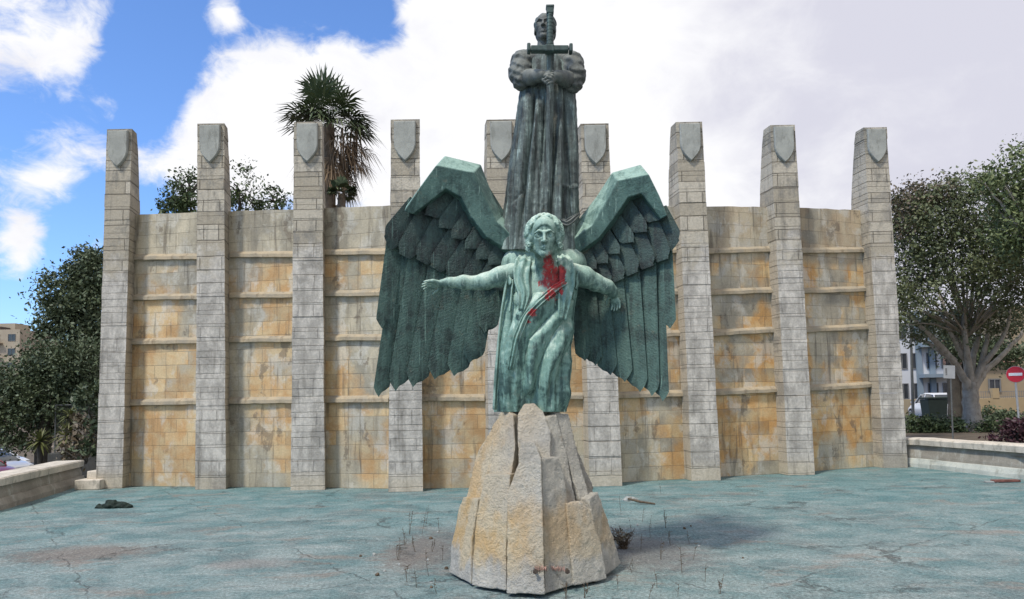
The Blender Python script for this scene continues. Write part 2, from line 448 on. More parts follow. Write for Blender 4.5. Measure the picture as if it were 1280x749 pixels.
def bronze(name, cols, red=None, up=0.5, streak=0.6, bs=.35, low=None, barbs=0.0):
    """weathered bronze: dark, mid, pale patina"""
    dark, mid_, pale = cols

    def f(nb, b):
        p = nb.pos(); x, y, z = nb.sep(p)
        n1 = nb.noise(p, 3.2, 6, .62, .5); st = nb.noise(nb.scale(p, (15, 15, 1.1)), 1.0, 6, .62, .3)
        fine = nb.noise(p, 45, 8, .72); scr = nb.noise(nb.scale(p, (1, 1, 1)), 17, 5, .65, 1.2)
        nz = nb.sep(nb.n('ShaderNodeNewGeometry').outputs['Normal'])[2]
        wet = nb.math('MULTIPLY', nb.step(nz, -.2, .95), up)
        v = nb.math('ADD', nb.math('MULTIPLY', n1, .75), nb.math('MULTIPLY', nb.math('SUBTRACT', st, .5), streak))
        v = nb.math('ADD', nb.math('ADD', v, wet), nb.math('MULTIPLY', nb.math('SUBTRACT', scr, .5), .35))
        if low: v = nb.math('ADD', v, nb.step(z, low[0], low[1], low[2], 0.0))
        c = nb.mix(nb.step(v, .22, .48), dark, mid_)
        c = nb.mix(nb.step(v, .48, .80), c, pale)
        c = nb.mix(1.0, c, nb.mix(fine, (.62, .62, .62), (1.35, 1.35, 1.35)), 'MULTIPLY')
        drip = nb.step(nb.noise(nb.scale(p, (24, 24, 1.0)), 1.0, 4, .6, .2), .62, .72)
        c = nb.mix(nb.math('MULTIPLY', drip, .5), c, tuple(min(1, k * 1.25 + .03) for k in pale))
        rust = nb.step(nb.noise(nb.vmath('ADD', p, (3, 7, 1)), 5, 5, .7), .60, .70)
        c = nb.mix(nb.math('MULTIPLY', rust, .35), c, (0.16, 0.145, 0.10))
        if red:
            wv = nb.vmath('ADD', p, nb.scale(nb.vmath('SUBTRACT', nb.noise(p, 16, 5, .7, 0, 1), (.5, .5, .5)), (.16, .16, .16)))
            m = 0.0
            for (q, rx, rz) in red:
                d = nb.vmath('LENGTH', nb.vmath('MULTIPLY', nb.vmath('SUBTRACT', wv, tuple(q)), (1 / rx, .12 / rx, 1 / rz)))
                mm = nb.step(d, .72, 1.0, 1, 0)
                m = mm if m == 0.0 else nb.math('MAXIMUM', m, mm)
            thin = nb.math('ADD', nb.math('MULTIPLY', nb.noise(p, 26, 6, .75), .6), nb.math('MULTIPLY', nb.noise(nb.scale(p, (34, 34, 5)), 1.0, 4, .6), .5))
            m = nb.math('MULTIPLY', m, nb.step(thin, .36, .54, .15, .97))
            c = nb.mix(m, c, nb.mix(nb.step(nb.noise(p, 13, 5, .7), .35, .65), (0.20, 0.014, 0.018), (0.50, 0.035, 0.035)))
        nb.put(b.inputs['Base Color'], c)
        hgt_ = nb.math('ADD', nb.math('ADD', nb.math('MULTIPLY', scr, 1.1), fine), nb.math('MULTIPLY', st, .5))
        if barbs:
            u, v, _ = nb.sep(nb.n('ShaderNodeUVMap').outputs[0])
            ph = nb.math('ADD', nb.math('MULTIPLY', v, 150.0), nb.math('ADD', nb.math('MULTIPLY', nb.math('ABSOLUTE', u), -9.0), nb.math('MULTIPLY', scr, 14.0)))
            hgt_ = nb.math('ADD', hgt_, nb.math('MULTIPLY', nb.math('SINE', ph), barbs))
        bump(nb, b, hgt_, bs, .02)
    return mat(name, f, .62, .4)


def leaf_mat(name, c1, c2, c3, trans=.25):
    def f(nb, b):
        p = nb.pos()
        info = nb.n('ShaderNodeNewGeometry').outputs['Random Per Island']
        n = nb.noise(p, .9, 4, .6)
        c = nb.mix(nb.step(n, .35, .65), c1, c2)
        c = nb.mix(nb.step(info, .55, 1.0), c, c3)
        nb.put(b.inputs['Base Color'], c)
    return mat(name, f, .55, .35)


MP = mat('ashlar_panel', m_panel, .92, .15)
MPI = mat('ashlar_pillar', m_pillar, .92, .15)
MSH = stone_mat('shield_stone', (.36, .365, .325), (.29, .295, .265), (.20, .20, .175), 1.5, .35)
MCOP = stone_mat('coping_stone', (.62, .56, .47), (.47, .43, .36), (.24, .22, .18))
MLEDGE = stone_mat('ledge_stone', (.42, .345, .235), (.33, .29, .22), (.20, .155, .105), 1.4)
MLOW = stone_mat('basin_wall_render', (.33, .30, .25), (.25, .225, .185), (.45, .44, .38))
MLOW2 = stone_mat('basin_wall_limed', (.50, .51, .45), (.38, .40, .36), (.25, .25, .21))
MROCK = mat('pedestal_rock', m_rock, .93, .15)
MFLOOR = mat('basin_paint', m_floor, .85, .25)
MEARTH = stone_mat('earth', (.13, .10, .07), (.09, .075, .055), (.17, .145, .11))
MASPH = stone_mat('asphalt', (.055, .055, .058), (.045, .045, .047), (.07, .07, .07), 1.0, .3)
MDARKST = stone_mat('dark_masonry', (.085, .085, .08), (.06, .06, .055), (.11, .105, .09))

# ------------------------------------------------------------------ ground
# basin outline on the floor plane and the land around it
WALL_PX = [(140.5, 611, 161), (265, 612, 154), (385, 613, 152), (507, 615, 149), (631, 613, 149), (755, 608, 154), (878.5, 601, 152), (996.5, 594, 156), (1113.5, 585, 159)]
PIL = []
TOPX = [150.5, 264, 385, 506.5, 626, 742.5, 860, 976.5, 1092]
for (bx, by, ty), tx in zip(WALL_PX, TOPX):
    fdx = [-4.5, -2, -.5, 0, 1, 2.5, 4.5, 5.5, 6.5][len(PIL)]; bx += fdx; tx += fdx * .3
    g = on_ground(bx, by); t = at(tx, ty, g.y)
    PIL.append((g.x, g.y, t.x, t.z))
DEP, SHR = 0.52, -0.16
FRONT_HW = [.325, .365, .395, .385, .38, .37, .345, .335, .32]


def hgt(x, y):
    """height of the land outside the basin"""
    t = min(1, max(0, (x + 11.6) / 9.0)); t = t * t * (3 - 2 * t)
    z = -1.55 * (1 - t) + 0.55 * t
    if y < 14 and x < -11: z = max(z, 0.25 - (14 - y) * 0)
    return z


gv = []; gf = []
xs = [-900, -400, -180, -90, -60, -45, -36, -30, -26, -22, -19, -16.5, -14.5, -13, -12, -11.3, -10, -7, -3, 0, 4, 8, 10, 12, 14, 17, 20, 25, 32, 45, 70, 120, 300, 900]
ys = [20.75, 21.1, 21.6, 22, 22.5, 24, 26, 28, 30, 33, 37, 42, 50, 65, 90, 130, 200, 400, 1500]
for y in ys:
    for x in xs: gv.append((x, y, hgt(x, y) + (mnoise.noise((x * .4, y * .4, 0)) * .05 if y < 50 else 0)))
for j in range(len(ys) - 1):
    for i in range(len(xs) - 1):
        a = j * len(xs) + i; gf.append((a, a + 1, a + 1 + len(xs), a + len(xs)))
# side aprons (left and right of the basin, and behind the viewer)
RWALL = [on_ground(1134, 583), on_ground(1282, 599)]
LWALL = [on_ground(121, 606), on_ground(0, 637)]
tag(mesh('ground', gv, gf, MEARTH), kind='structure')
av = [(-400, -60, -1.6), (-12.2, -60, -1.6), (-12.2, 20.77, -1.6), (-400, 20.77, -1.6)]
tag(mesh('ground', [(x, y, z + 0.02) for x, y, z in av], [(0, 1, 2, 3)], MEARTH), kind='structure')
av = [(11.55, -60, .5), (400, -60, .5), (400, 20.77, .5), (11.55, 20.77, .5)]
tag(mesh('ground', av, [(0, 1, 2, 3)], MEARTH), kind='structure')
fv = []; ff = []
nx_, ny_ = 60, 60
for j in range(ny_ + 1):
    for i in range(nx_ + 1):
        x = -16 + 32 * i / nx_; y = -14 + 34.6 * j / ny_
        z = mnoise.noise((x * .5, y * .5, 3)) * .012 if 3 < y < 19 and -10 < x < 10 else 0
        fv.append((x, y, z if abs(x) < 12 else -.02))
for j in range(ny_):
    for i in range(nx_):
        a = j * (nx_ + 1) + i; ff.append((a, a + 1, a + nx_ + 2, a + nx_ + 1))
tag(mesh('basin_floor', fv, ff, MFLOOR, smooth=True), kind='structure')

# ------------------------------------------------------------------ memorial wall
wall = empty('memorial_wall', (0, 17.9, 0), 'tall weathered stone wall of ochre stained bays between nine grey pillars with shields', 'wall')


def uvbox(verts, faces, offu=0.0):
    """metric uv: u along the dominant horizontal axis, v = height"""
    V = np.array(verts); uvs = []
    for f in faces:
        n = np.cross(V[f[1]] - V[f[0]], V[f[2]] - V[f[0]])
        for i in f:
            p = V[i]
            if abs(n[2]) > max(abs(n[0]), abs(n[1])): uvs.append((p[0] + offu, p[1]))
            elif abs(n[1]) > abs(n[0]): uvs.append((p[0] + offu, p[2]))
            else: uvs.append((p[1] + offu, p[2]))
    return uvs


def bay_z(py, i=2):
    """height of a horizontal line of the wall face seen in the third bay"""
    Y = (PIL[i][1] + PIL[i + 1][1]) / 2 + DEP
    return at(445, py, Y).z


BAYX = [205, 325, 445, 566, 690, 805, 921, 1038]
LEV = {'top': [267, 262.5, 259, 257.5, 257, 257.5, 259, 261], 0: [323, 320, 317, 316, 315.5, 315.5, 315.5, 314.5], 1: [373, 370.5, 368.5, 368, 368, 368, 367, 364],
       2: [428, 425.5, 424, 423, 422, 420, 417, 412], 3: [504, 502, 500.5, 499, 497.5, 495, 491, 485]}


def levels(key):
    z = [at(BAYX[i], LEV[key][i], (PIL[i][1] + PIL[i + 1][1]) / 2 + DEP).z for i in range(8)]
    e = [z[0] + (z[0] - z[1]) / 2] + [(a + b) / 2 for a, b in zip(z, z[1:])] + [z[7] + (z[7] - z[6]) / 2]
    return e


ZTOP = levels('top'); ZLEV = [levels(k) for k in range(4)]
print('tops', [round(v, 2) for v in ZTOP])


def depth_at(z, zt):
    t = min(1, max(0, (zt - z) / 2.3))
    return .34 + (DEP + .25 - .34) * (t ** .75)


for i, (gx, gy, tx, tz) in enumerate(PIL):
    V = []; F = []
    n = int(round(tz / .335)); rr = random.Random(i + 3)
    hw0 = FRONT_HW[i]; hw1 = hw0 * .2 + .26
    for k in range(n):
        z0, z1 = tz * k / n, tz * (k + 1) / n
        ins = rr.uniform(0, .012) if k > 3 else 0.0
        fr = rr.uniform(0, .012)
        for (z, zz) in ((z0, z0 + .004), (z1, z1 - .004)):
            t = z / tz; cx = gx + (tx - gx) * t; hw = hw0 + (hw1 - hw0) * t - ins
            d = depth_at(z, tz)
            y0 = gy + fr
            sk = SHR * d
            V += [(cx - hw, y0, zz), (cx + hw, y0, zz), (cx + hw + sk, gy + d, zz), (cx - hw + sk, gy + d, zz)]
        o = k * 8
        F += [(o, o + 1, o + 5, o + 4), (o + 1, o + 2, o + 6, o + 5), (o + 2, o + 3, o + 7, o + 6), (o + 3, o, o + 4, o + 7)]
        F += [(o + 4, o + 5, o + 6, o + 7)]
        if k == 0: F += [(o + 3, o + 2, o + 1, o)]
        else: F += [(o + 3, o + 2, o + 1, o)]
    # uv: u measured from the pillar edge so that blocks alternate full width / quoin
    uvs = uvbox(V, F, -gx + .43)
    pl = mesh('pillar', V, F, MPI, wall, uvs=uvs)
    # shield plaque near the top
    sw, sh_, zt = .25, .93, tz - .07
    pts = [(-sw, zt), (sw, zt)]
    prof = [(sw, .52), (sw * .97, .62), (sw * .86, .72), (sw * .62, .83), (sw * .30, .93), (0, 1.0)]
    pts += [(px_, zt - sh_ * q) for px_, q in prof] + [(-px_, zt - sh_ * q) for px_, q in reversed(prof[:-1])]
    cx = tx + (gx - tx) * .06
    bm = bmesh.new()
    fr = [bm.verts.new((cx + px_ * .93, gy - .085, zt - sh_ / 2 + (z - zt + sh_ / 2) * .96)) for px_, z in pts]
    md = [bm.verts.new((cx + px_, gy - .06, z)) for px_, z in pts]
    bk = [bm.verts.new((cx + px_, gy + .02, z)) for px_, z in pts]
    bm.faces.new(fr); bm.faces.new(bk[::-1])
    for k in range(len(pts)):
        k2 = (k + 1) % len(pts)
        bm.faces.new((fr[k], fr[k2], md[k2], md[k])); bm.faces.new((md[k], md[k2], bk[k2], bk[k]))
    bm_obj('shield', bm, MSH, pl)

for i in range(8):
    x0, y0 = PIL[i][0], PIL[i][1]; x1, y1 = PIL[i + 1][0], PIL[i + 1][1]
    yA, yB = y0 + DEP, y1 + DEP
    V = []; F = []
    nxs = 14
    # panel front with slight unevenness, set between its two pillars, plus thickness
    zr = np.linspace(-.05, 1, 41)
    for zf in zr:
        for k in range(nxs + 1):
            t = k / nxs; ZT = ZTOP[i] + (ZTOP[i + 1] - ZTOP[i]) * t; z = zf * ZT if zf > 0 else zf
            x = x0 + (x1 - x0) * t + SHR * DEP; y = yA + (yB - yA) * t
            dz = (mnoise.noise((x * 3.1, z * 9, i)) * .02 if z > ZT - .01 else 0)
            V.append((x, y + mnoise.noise((x * 1.7, z * 1.7, 5)) * .012, z + dz))
    for j in range(len(zr) - 1):
        for k in range(nxs):
            a = j * (nxs + 1) + k; F.append((a, a + 1, a + nxs + 2, a + nxs + 1))
    o = len(V); m0 = (len(zr) - 1) * (nxs + 1)
    for k in range(nxs + 1):
        v = V[m0 + k]; V.append((v[0], v[1] + .55, v[2]))
    for k in range(nxs): F.append((m0 + k, m0 + k + 1, o + k + 1, o + k))
    o2 = len(V)
    for k in range(nxs + 1): v = V[o + k]; V.append((v[0], v[1], -.1))
    for k in range(nxs): F.append((o + k, o + k + 1, o2 + k + 1, o2 + k))
    pb = mesh('wall_panel', V, F, MP, wall, uvs=uvbox(V, F, random.uniform(0, 2)))
    ang = math.atan2(yB - yA, x1 - x0)
    L = math.hypot(x1 - x0, yB - yA) - .74
    for zl in ZLEV:
        bm = bmesh.new(); nsg = 10
        cx, cy = (x0 + x1) / 2 + SHR * DEP, (yA + yB) / 2
        rows = []
        for k in range(nsg + 1):
            u = -L / 2 + L * k / nsg; j = random.uniform(-.008, .008)
            px_, py_ = cx + u * math.cos(ang), cy + u * math.sin(ang)
            z = zl[i] + (zl[i + 1] - zl[i]) * k / nsg
            pr = [(.02, .13), (-.055, .075 + j), (-.085, .04 + j), (-.088 + j, -.04 + j), (.02, -.05)]
            rows.append([bm.verts.new((px_ - q * math.sin(ang), py_ + q * math.cos(ang), z + zz)) for q, zz in pr])
        for k in range(nsg):
            for m_ in range(4): bm.faces.new((rows[k][m_], rows[k + 1][m_], rows[k + 1][m_ + 1], rows[k][m_ + 1]))
        bm.faces.new(rows[0]); bm.faces.new(rows[-1][::-1])
        bm_obj('ledge', bm, MLEDGE, pb)
# footing of the end pillar
g = PIL[0]
bm = bmesh.new(); box(bm, (g[0] - .42, g[1] + .2, .12), (.62, .8, .24)); box(bm, (g[0] - .45, g[1] + .3, .33), (.26, .5, .2))
bevel(bm_obj('footing', bm, MCOP, wall), .02)

# low walls of the basin


def low_wall(name, path, h, lab, mface, side):
    root = empty(name, (path[0][0], path[0][1], 0), lab, 'low wall')
    P = [Vector((x, y, 0)) for x, y in path]
    # resample
    Q = []
    for a, b in zip(P, P[1:]):
        n = max(1, int((b - a).length / .35))
        Q += [a.lerp(b, k / n) for k in range(n)]
    Q.append(P[-1])

    def sweep(prof, jit, nm, m):
        V = []; F = []; n = len(prof)
        for k, p in enumerate(Q):
            t = (Q[min(k + 1, len(Q) - 1)] - Q[max(k - 1, 0)]).normalized(); nrm = Vector((t.y, -t.x, 0)) * side
            for (d, z) in prof:
                j = mnoise.noise((p.x * 2.2 + d * 5, p.y * 2.2, z * 4)) * jit
                V.append(tuple(p + nrm * (d + j) + Vector((0, 0, z + j * .8))))
        for k in range(len(Q) - 1):
            for m_ in range(n):
                a = k * n + m_; b_ = k * n + (m_ + 1) % n
                F.append((a, b_, b_ + n, a + n))
        F.append(tuple(range(n))); F.append(tuple(range((len(Q) - 1) * n, len(Q) * n)))
        bm = bmesh.new(); vv = [bm.verts.new(v) for v in V]
        for f in F: bm.faces.new([vv[i] for i in f])
        return bm_obj(nm, bm, m, root)
    sweep([(0, -.3), (0, .3), (-.05, h - .17), (-.55, h - .17), (-.55, -1.9)], .012, 'wall_face', MLOW)
    sweep([(.12, -.2), (.10, .10), (.045, .22), (.01, .235), (-.02, -.2)], .03, 'cove', mface)
    # coping in separate stones
    k = 0; seg = 5
    while k < len(Q) - 1:
        e = min(len(Q) - 1, k + seg + random.choice((-1, 0, 1)))
        if e - k < 2: e = len(Q) - 1
        Qs = Q; Qc = [Q[k].lerp(Q[k + 1], .02)] + Q[k + 1:e] + [Q[e].lerp(Q[e - 1], .02)]
        V = []; bm = bmesh.new(); rows = []
        oy = random.uniform(-.012, .012)
        for m_, p in enumerate(Qc):
            t = (Qc[min(m_ + 1, len(Qc) - 1)] - Qc[max(m_ - 1, 0)]).normalized(); nrm = Vector((t.y, -t.x, 0)) * side
            j = mnoise.noise((p.x * 3, p.y * 3, 1)) * .018
            rows.append([bm.verts.new(p + nrm * d + Vector((0, 0, z))) for d, z in ((.05 + j + oy, h - .168), (.06 + j + oy, h - .03 + j), (.03 + oy, h + j), (-.60, h + j), (-.62, h - .168))])
        for a, b_ in zip(rows, rows[1:]):
            for m_ in range(5): bm.faces.new((a[m_], a[(m_ + 1) % 5], b_[(m_ + 1) % 5], b_[m_]))
        bm.faces.new(rows[0]); bm.faces.new(rows[-1][::-1])
        bm_obj('coping_stone', bm, MCOP, root)
        k = e
    return root


low_wall('basin_wall', [(RWALL[0].x - .25, RWALL[0].y + .35), (RWALL[0].x + .2, RWALL[0].y - .3), (RWALL[1].x, RWALL[1].y), (12.3, 13), (12.0, 8), (10.5, 3), (8, -2)], .76,
         'low pale coped basin wall on the right below the no entry sign', MLOW2, 1)
low_wall('basin_wall', [(LWALL[0].x - .45, LWALL[0].y + .1), (LWALL[1].x, LWALL[1].y), (-10.4, 11), (-10.2, 6), (-9, 1), (-7, -3)], .64,
         'low rough basin wall with grey coping on the left in front of the parked cars', MLOW, -1)

# ------------------------------------------------------------------ rock pedestal
AXPX = 667.0
_g = on_ground(660, 742)
YF = _g.y
YC = YF / (1 - 107 / FPX)
AX = at(AXPX, 700, YC).x
HWY = np.array([500, 505, 520, 545, 575, 620, 650, 680, 735, 760.]); HWW = np.array([44, 46, 53, 64, 75, 89, 96, 102, 108, 109.])
ped = empty('rock_pedestal', (AX, YC, 0), 'tall pedestal of rough hewn pale stone slabs under the green winged statue', 'pedestal')


def cone_pt(x, y, off=0.0):
    hw = np.interp(y, HWY, HWW); u = max(-.985, min(.985, (x - AXPX) / hw))
    r = hw * YC / FPX + off
    Y = YC - r * math.sqrt(1 - u * u)
    xx = AXPX + (x - AXPX) * YC / Y * 0 + (x - AXPX)
    return at(xx, y, Y)


tx_rock = bpy.data.textures.new('rock_rough', 'CLOUDS'); tx_rock.noise_scale = .11; tx_rock.noise_depth = 4
tx_rock2 = bpy.data.textures.new('rock_chisel', 'VORONOI'); tx_rock2.noise_scale = .16


def rough(o, vox, s1, s2=0.0):
    m = o.modifiers.new('remesh', 'REMESH'); m.mode = 'VOXEL'; m.voxel_size = vox; m.use_smooth_shade = True
    d = o.modifiers.new('rough', 'DISPLACE'); d.texture = tx_rock; d.strength = s1; d.mid_level = .5; d.texture_coords = 'LOCAL'
    if s2:
        d = o.modifiers.new('chisel', 'DISPLACE'); d.texture = tx_rock2; d.strength = s2; d.mid_level = .5; d.texture_coords = 'LOCAL'
    return o


def slab3d(front, depth=.42):
    """prism from its front polygon towards the pedestal axis"""
    bm = bmesh.new()
    f = [bm.verts.new(p) for p in front]
    bk = [bm.verts.new((AX + (p.x - AX) * (1 - depth), YC + (p.y - YC) * (1 - depth), p.z)) for p in front]
    n = len(f)
    bm.faces.new(f); bm.faces.new(bk[::-1])
    for i in range(n): bm.faces.new((f[i], bk[i], bk[(i + 1) % n], f[(i + 1) % n]))
    bmesh.ops.triangulate(bm, faces=[q for q in bm.faces if len(q.verts) > 4])
    return bm


SLABS = [
    ([(285, 738), (288, 380), (328, 275), (335, 200), (388, 200), (412, 265), (425, 735)], .20, -.04),
    ([(161, 708), (178, 470), (190, 400), (213, 312), (303, 314), (297, 400), (288, 560), (288, 722)], .08, .03),
    ([(86, 684), (95, 560), (120, 430), (137, 392), (190, 400), (166, 560), (164, 706)], .0, .0),
    ([(134, 440), (163, 320), (182, 240), (238, 155), (246, 345), (212, 345), (180, 440)], -.20, .0),
    ([(234, 345), (232, 150), (283, 84), (312, 108), (318, 225), (302, 345)], -.09, -.06),
    ([(326, 290), (322, 108), (345, 70), (385, 68), (418, 95), (444, 165), (444, 280)], -.02, .0),
    ([(406, 258), (470, 254), (490, 320), (507, 440), (528, 724), (420, 735)], .05, .14),
    ([(494, 416), (554, 409), (592, 480), (617, 545), (643, 681), (523, 718)], .06, -.08),
    ([(425, 115), (462, 105), (500, 250), (535, 440), (490, 440), (478, 300), (430, 275)], -.13, .10),
    ([(452, 100), (502, 104), (548, 290), (580, 400), (640, 590), (600, 590), (550, 425), (510, 300)], -.20, .0),
    ([(572, 400), (606, 376), (650, 500), (690, 626), (634, 674), (600, 545)], -.06, .0),
]
for poly, off, yaw_ in SLABS:
    px_ = [(530 + a / 2.786, 480 + b / 2.786) for a, b in poly]
    Ys_ = [cone_pt(x, y, off).y for x, y in px_]
    A_ = np.array([[1, x, y] for x, y in px_]); co, *_ = np.linalg.lstsq(A_, np.array(Ys_), rcond=None)
    mx_, my_ = np.mean([q[0] for q in px_]), np.mean([q[1] for q in px_])
    f = []
    for (x, y), yy in zip(px_, Ys_):
        x2, y2 = mx_ + (x - mx_) * .965, my_ + (y - my_) * .996
        f.append(at(x2, y2, .9 * float(co @ [1, x, y]) + .1 * yy + yaw_ * (x - mx_) / 25))
    for p in f: p.z = max(p.z, .035)
    rough(bm_obj('rock_slab', slab3d(f, .36), MROCK, ped), .013, .020, .005)
# slabs round the back
for k, (a0, a1, z0, z1) in enumerate(((12, 46, .03, 1.25), (40, 78, .03, 1.7), (70, 104, .03, 1.35), (98, 140, .03, 1.65), (132, 168, .03, 1.2), (20, 70, .9, 2.0), (80, 130, 1.1, 2.1), (120, 165, .8, 1.95))):
    def cp(a, z, off):
        r = np.interp(z, [0, .3, .9, 1.3, 1.7, 2.05], [1.04, .98, .86, .70, .52, .40]) + off
        return Vector((AX + r * math.cos(RAD(a)), YC + r * math.sin(RAD(a)), z))
    am = (a0 + a1) / 2
    f = [cp(a0, z0, -.03), cp(a0 + 3, (z0 + z1) / 2, -.03), cp(a0 + 8, z1, -.05), cp(a1 - 8, z1 - .06, -.05), cp(a1 - 3, (z0 + z1) / 2, -.03), cp(a1, z0, -.03), cp(am, z0, 0)]
    rough(bm_obj('rock_slab', slab3d(f), MROCK, ped), .025, .03, .012)
bm = bmesh.new(); N = 28; rows = []
for z, r in ((-.02, .76), (.06, .78), (.5, .68), (1.0, .50), (1.5, .30), (1.9, .20), (2.02, .15)):
    rows.append([bm.verts.new((AX + r * math.cos(6.2832 * i / N), YC + r * math.sin(6.2832 * i / N), z)) for i in range(N)])
for a, b_ in zip(rows, rows[1:]):
    for i in range(N): bm.faces.new((a[i], a[(i + 1) % N], b_[(i + 1) % N], b_[i]))
bm.faces.new(rows[-1]); bm.faces.new(rows[0][::-1])
rough(bm_obj('rock_core', bm, MROCK, ped), .03, .03)
# faded pink scrawl and two bolts low on the front
mpink = plain('faded_paint', (.50, .30, .25), .9, .3, 30)
rr = random.Random(5); zig = []
for i in range(40):
    xx = 669 + i * .95; Y = cone_pt(690, 712, .06).y - .10 if xx < 682 else cone_pt(697, 712, .035).y - .028
    Yf = float(np.interp(xx, [669, 681, 684, 707], [cone_pt(676, 712, .17).y - .012, cone_pt(676, 712, .17).y - .035, cone_pt(694, 712, .05).y - .045, cone_pt(700, 712, .05).y + .01]))
    zig.append(np.array(at(xx, 711.5 + (rr.uniform(1.2, 3) if i % 2 else -rr.uniform(1.5, 4.5)), Yf)))
V, Q = tube(zig, [.0052] * 40, 6)
quads_mesh('painted_scrawl', V, np.array(Q), mpink, ped, True)
mrust = plain('rusty_iron', (.06, .045, .035), .8, .4, 30)
for xx, yy, off in ((669, 713.5, .19), (709, 713.5, .09)):
    bm = bmesh.new(); p = cone_pt(xx, yy, off); bar(bm, p + Vector((0, .04, 0)), p - Vector((0, .04, 0)), .018, .016, 8)
    bar(bm, p - Vector((0, .04, 0)), p - Vector((0, .052, 0)), .028, .024, 6)
    bm_obj('bolt', bm, mrust, ped)

# ------------------------------------------------------------------ sculpting in a distance field


